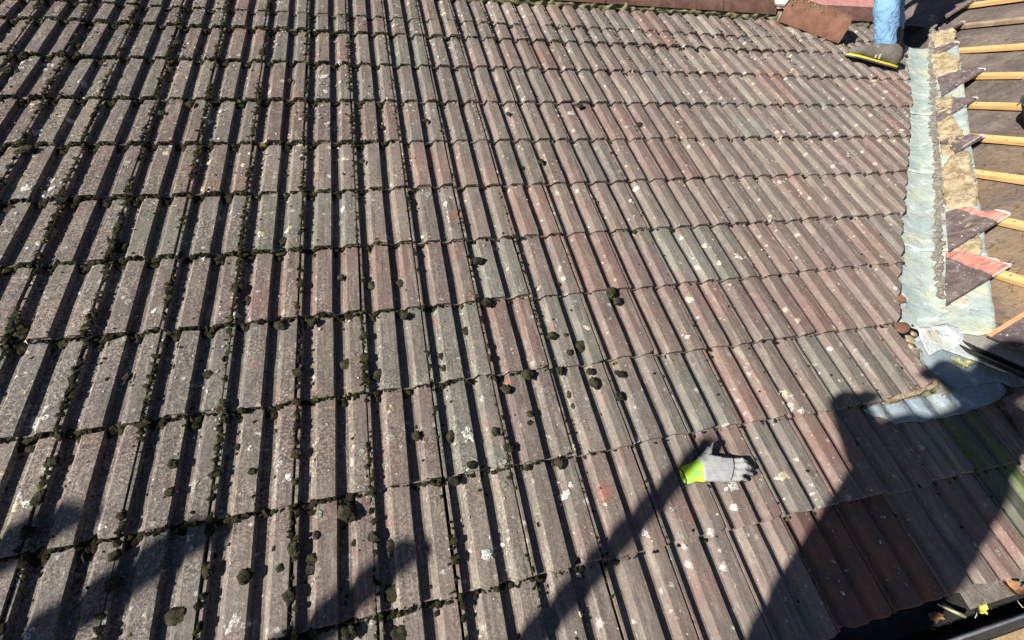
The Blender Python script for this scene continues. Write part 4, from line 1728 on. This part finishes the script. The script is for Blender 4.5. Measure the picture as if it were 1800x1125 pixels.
def person(label, J, shirt, trousers, voxel=.011, stout=1.0):
    root = thing("person", label, "person", Matrix.Translation(J['base']))
    inv = Matrix.Translation(-Vector(J['base']))
    j = {k: Vector(v) - Vector(J['base']) for k, v in J.items() if not k.startswith('hd')}
    segs = [(j['pelvis'], .135 * stout, j['chest'], .150 * stout), (j['chest'], .150 * stout, j['neck'], .075), (j['neck'], .055, j['head'], .062),
            (j['shL'], .075, j['shR'], .075), (j['pelvis'] + (j['hipL'] - j['pelvis']) * .9, .11, j['pelvis'] + (j['hipR'] - j['pelvis']) * .9, .11),
            (j['chest'] + (j['shL'] - j['chest']) * .6, .11, j['pelvis'] + (j['hipL'] - j['pelvis']) * .6, .10),
            (j['chest'] + (j['shR'] - j['chest']) * .6, .11, j['pelvis'] + (j['hipR'] - j['pelvis']) * .6, .10)]
    for s in 'LR':
        q = 1 + (stout - 1) * 1.5
        segs += [(j['sh' + s], .062 * q, j['el' + s], .050 * q), (j['el' + s], .048 * q, j['wr' + s], .034 * q)]
        segs += hand_segs(j['wr' + s], Vector(J['hd' + s]) if 'hd' + s in J else j['wr' + s] - j['el' + s], (j['shR'] - j['shL']) * (1 if s == 'L' else -1))
    me = remeshed("body", segs, voxel, shirt, 6)
    me.materials.append(SKIN)
    for p in me.polygons:
        for s in 'LR':
            if (p.center - j['wr' + s]).dot((j['wr' + s] - j['el' + s]).normalized()) > .0 and (p.center - j['wr' + s]).length < .25:
                p.material_index = 1
    body = link("body", me, root)
    # head with face
    f = (Vector(J['face'])).normalized()
    up = Vector((0, 0, 1))
    sd = f.cross(up).normalized()
    h = j['head']
    hs = [(h - up * .02, .085, h + up * .055 - f * .012, .098), (h - up * .055 + f * .035, .050, h - up * .075 + f * .045, .040),
          (h + f * .085 - up * .005, .014, h + f * .108 - up * .030, .015), (h + f * .090 - up * .058 - sd * .018, .008, h + f * .090 - up * .058 + sd * .018, .008)]
    for s in (-1, 1):
        hs.append((h + sd * (s * .088) + up * .005, .018, h + sd * (s * .092) - up * .022, .012))
        hs.append((h + sd * (s * .034) + f * .082 + up * .024, .012, h + sd * (s * .036) + f * .083 + up * .024, .012))
    link("head", remeshed("head", hs, .006, SKIN, 3), root)
    hr = [(h + up * .060 - f * .030, .102, h + up * .075 - f * .010, .094), (h - f * .055, .070, h + up * .04 - f * .04, .09)]
    link("hair", remeshed("hair", hr, .008, HAIR, 2), root)
    ls = []
    for s in 'LR':
        ls += [(j['hip' + s], .098, j['kn' + s], .070), (j['kn' + s], .070, j['kn' + s].lerp(j['an' + s], .45), .074), (j['kn' + s].lerp(j['an' + s], .45), .074, j['an' + s], .064)]
    ls.append((j['hipL'], .115, j['hipR'], .115))
    ls.append((j['pelvis'], .140, j['pelvis'] + up * .06, .140))
    me = remeshed("trousers", ls, .009, trousers, 5)
    for v in me.vertices:          # cloth folds
        c = v.co
        for s in 'LR':
            dk = (c - j['an' + s]).length
            if dk < .30:
                a = math.sin(c.z * 80 + 9 * noise.noise(c * 7)) * .0032 * max(0, 1 - dk / .22) * 2.0 * (.4 + noise.noise(c * 11))
                v.co += v.normal * a
        v.co += v.normal * (.010 * noise.noise(Vector((c.x * 11 + c.z * 13, c.y * 11, c.z * 7))) + .0028 * noise.noise(Vector((c.x * 20 + c.z * 18, c.y * 20, c.z * 26))))
    link("trousers", me, root)
    for s in 'LR':
        shoe(root, J['toe' + s], J['heel' + s])
    return root


def on_roof(u, v, h=0.0):
    return W(u, v, h)


heelL = W(3.765, -2.200, .004)
toeL = W(3.470, -2.330, .004)
heelR = W(3.935, -2.42, .004)
toeR = W(4.06, -2.69, .004)
person("worker in light blue jeans and grey shoe with yellow sole standing by the valley", dict(
    base=heelL, pelvis=(3.86, 2.12, 2.14), chest=(3.80, 2.12, 2.52), neck=(3.76, 2.11, 2.72), head=(3.72, 2.10, 2.86),
    shL=(3.80, 1.93, 2.66), shR=(3.80, 2.30, 2.66), elL=(3.62, 1.86, 2.42), elR=(3.66, 2.38, 2.40), wrL=(3.40, 1.92, 2.36), wrR=(3.44, 2.30, 2.32),
    hipL=(3.84, 2.03, 2.10), hipR=(3.88, 2.22, 2.10), knL=(3.615, 1.97, 1.68), knR=(3.84, 2.16, 1.78), anL=(3.715, 1.925, 1.315), anR=(3.955, 2.10, 1.40),
    heelL=heelL, toeL=toeL, heelR=heelR, toeR=toeR, face=(-1, -.2, -.3)), JACKET, JEANS)

PX, PY, PZ = -.50, -1.36, -.385
person("photographer in dark bulky jacket on the scaffold behind the viewpoint", dict(
    base=(PX, PY, PZ), pelvis=(-.45, -1.37, .70), chest=(-.34, -1.34, 1.08), neck=(-.25, -1.34, 1.29), head=(-.235, -1.33, 1.465),
    shL=(-.50, -1.31, 1.23), shR=(-.05, -1.35, 1.20), elL=(-.30, -1.14, 1.01), elR=(.15, -1.18, 1.13),
    wrL=(-.27, -.985, 1.10), wrR=(.165, -.98, 1.178), hdL=(1, .05, .12), hdR=(-1, .02, 0), hipL=(-.58, -1.37, .66), hipR=(-.34, -1.39, .66),
    knL=(-.68, -1.33, .16), knR=(-.38, -1.36, .16), anL=(-.68, -1.40, PZ + .10), anR=(-.38, -1.43, PZ + .10),
    heelL=(-.68, -1.46, PZ), toeL=(-.69, -1.17, PZ), heelR=(-.38, -1.49, PZ), toeR=(-.35, -1.20, PZ), face=(.8, 1, -.45)), JACKET, JACKET, stout=1.30)

# dark bucket showing at the right edge
BK = thing("rubber_bucket", "dark grey rubber bucket standing on the battens, cut by the right frame edge", "bucket", M2 @ Matrix.Translation((-.50, 1.38, .004)))
rings = []
for r, z in ((.10, .0), (.118, .13), (.123, .14), (.117, .14), (.111, .13), (.095, .012)):
    rings.append([(r * math.cos(2 * math.pi * k / 28), r * math.sin(2 * math.pi * k / 28), z) for k in range(28)])
V, F = loft(rings)
link("bucket_wall", mesh_from("bucket_wall", V, F, RUBBER, 40), BK)
V, F = tube([(.13 * math.cos(a), .13 * math.sin(a) * .3 - .02, .21 + .09 * math.sin(a)) for a in [math.pi * k / 12 for k in range(13)]], .004, 6)
link("handle", mesh_from("handle", V, F, STEEL, True), BK)
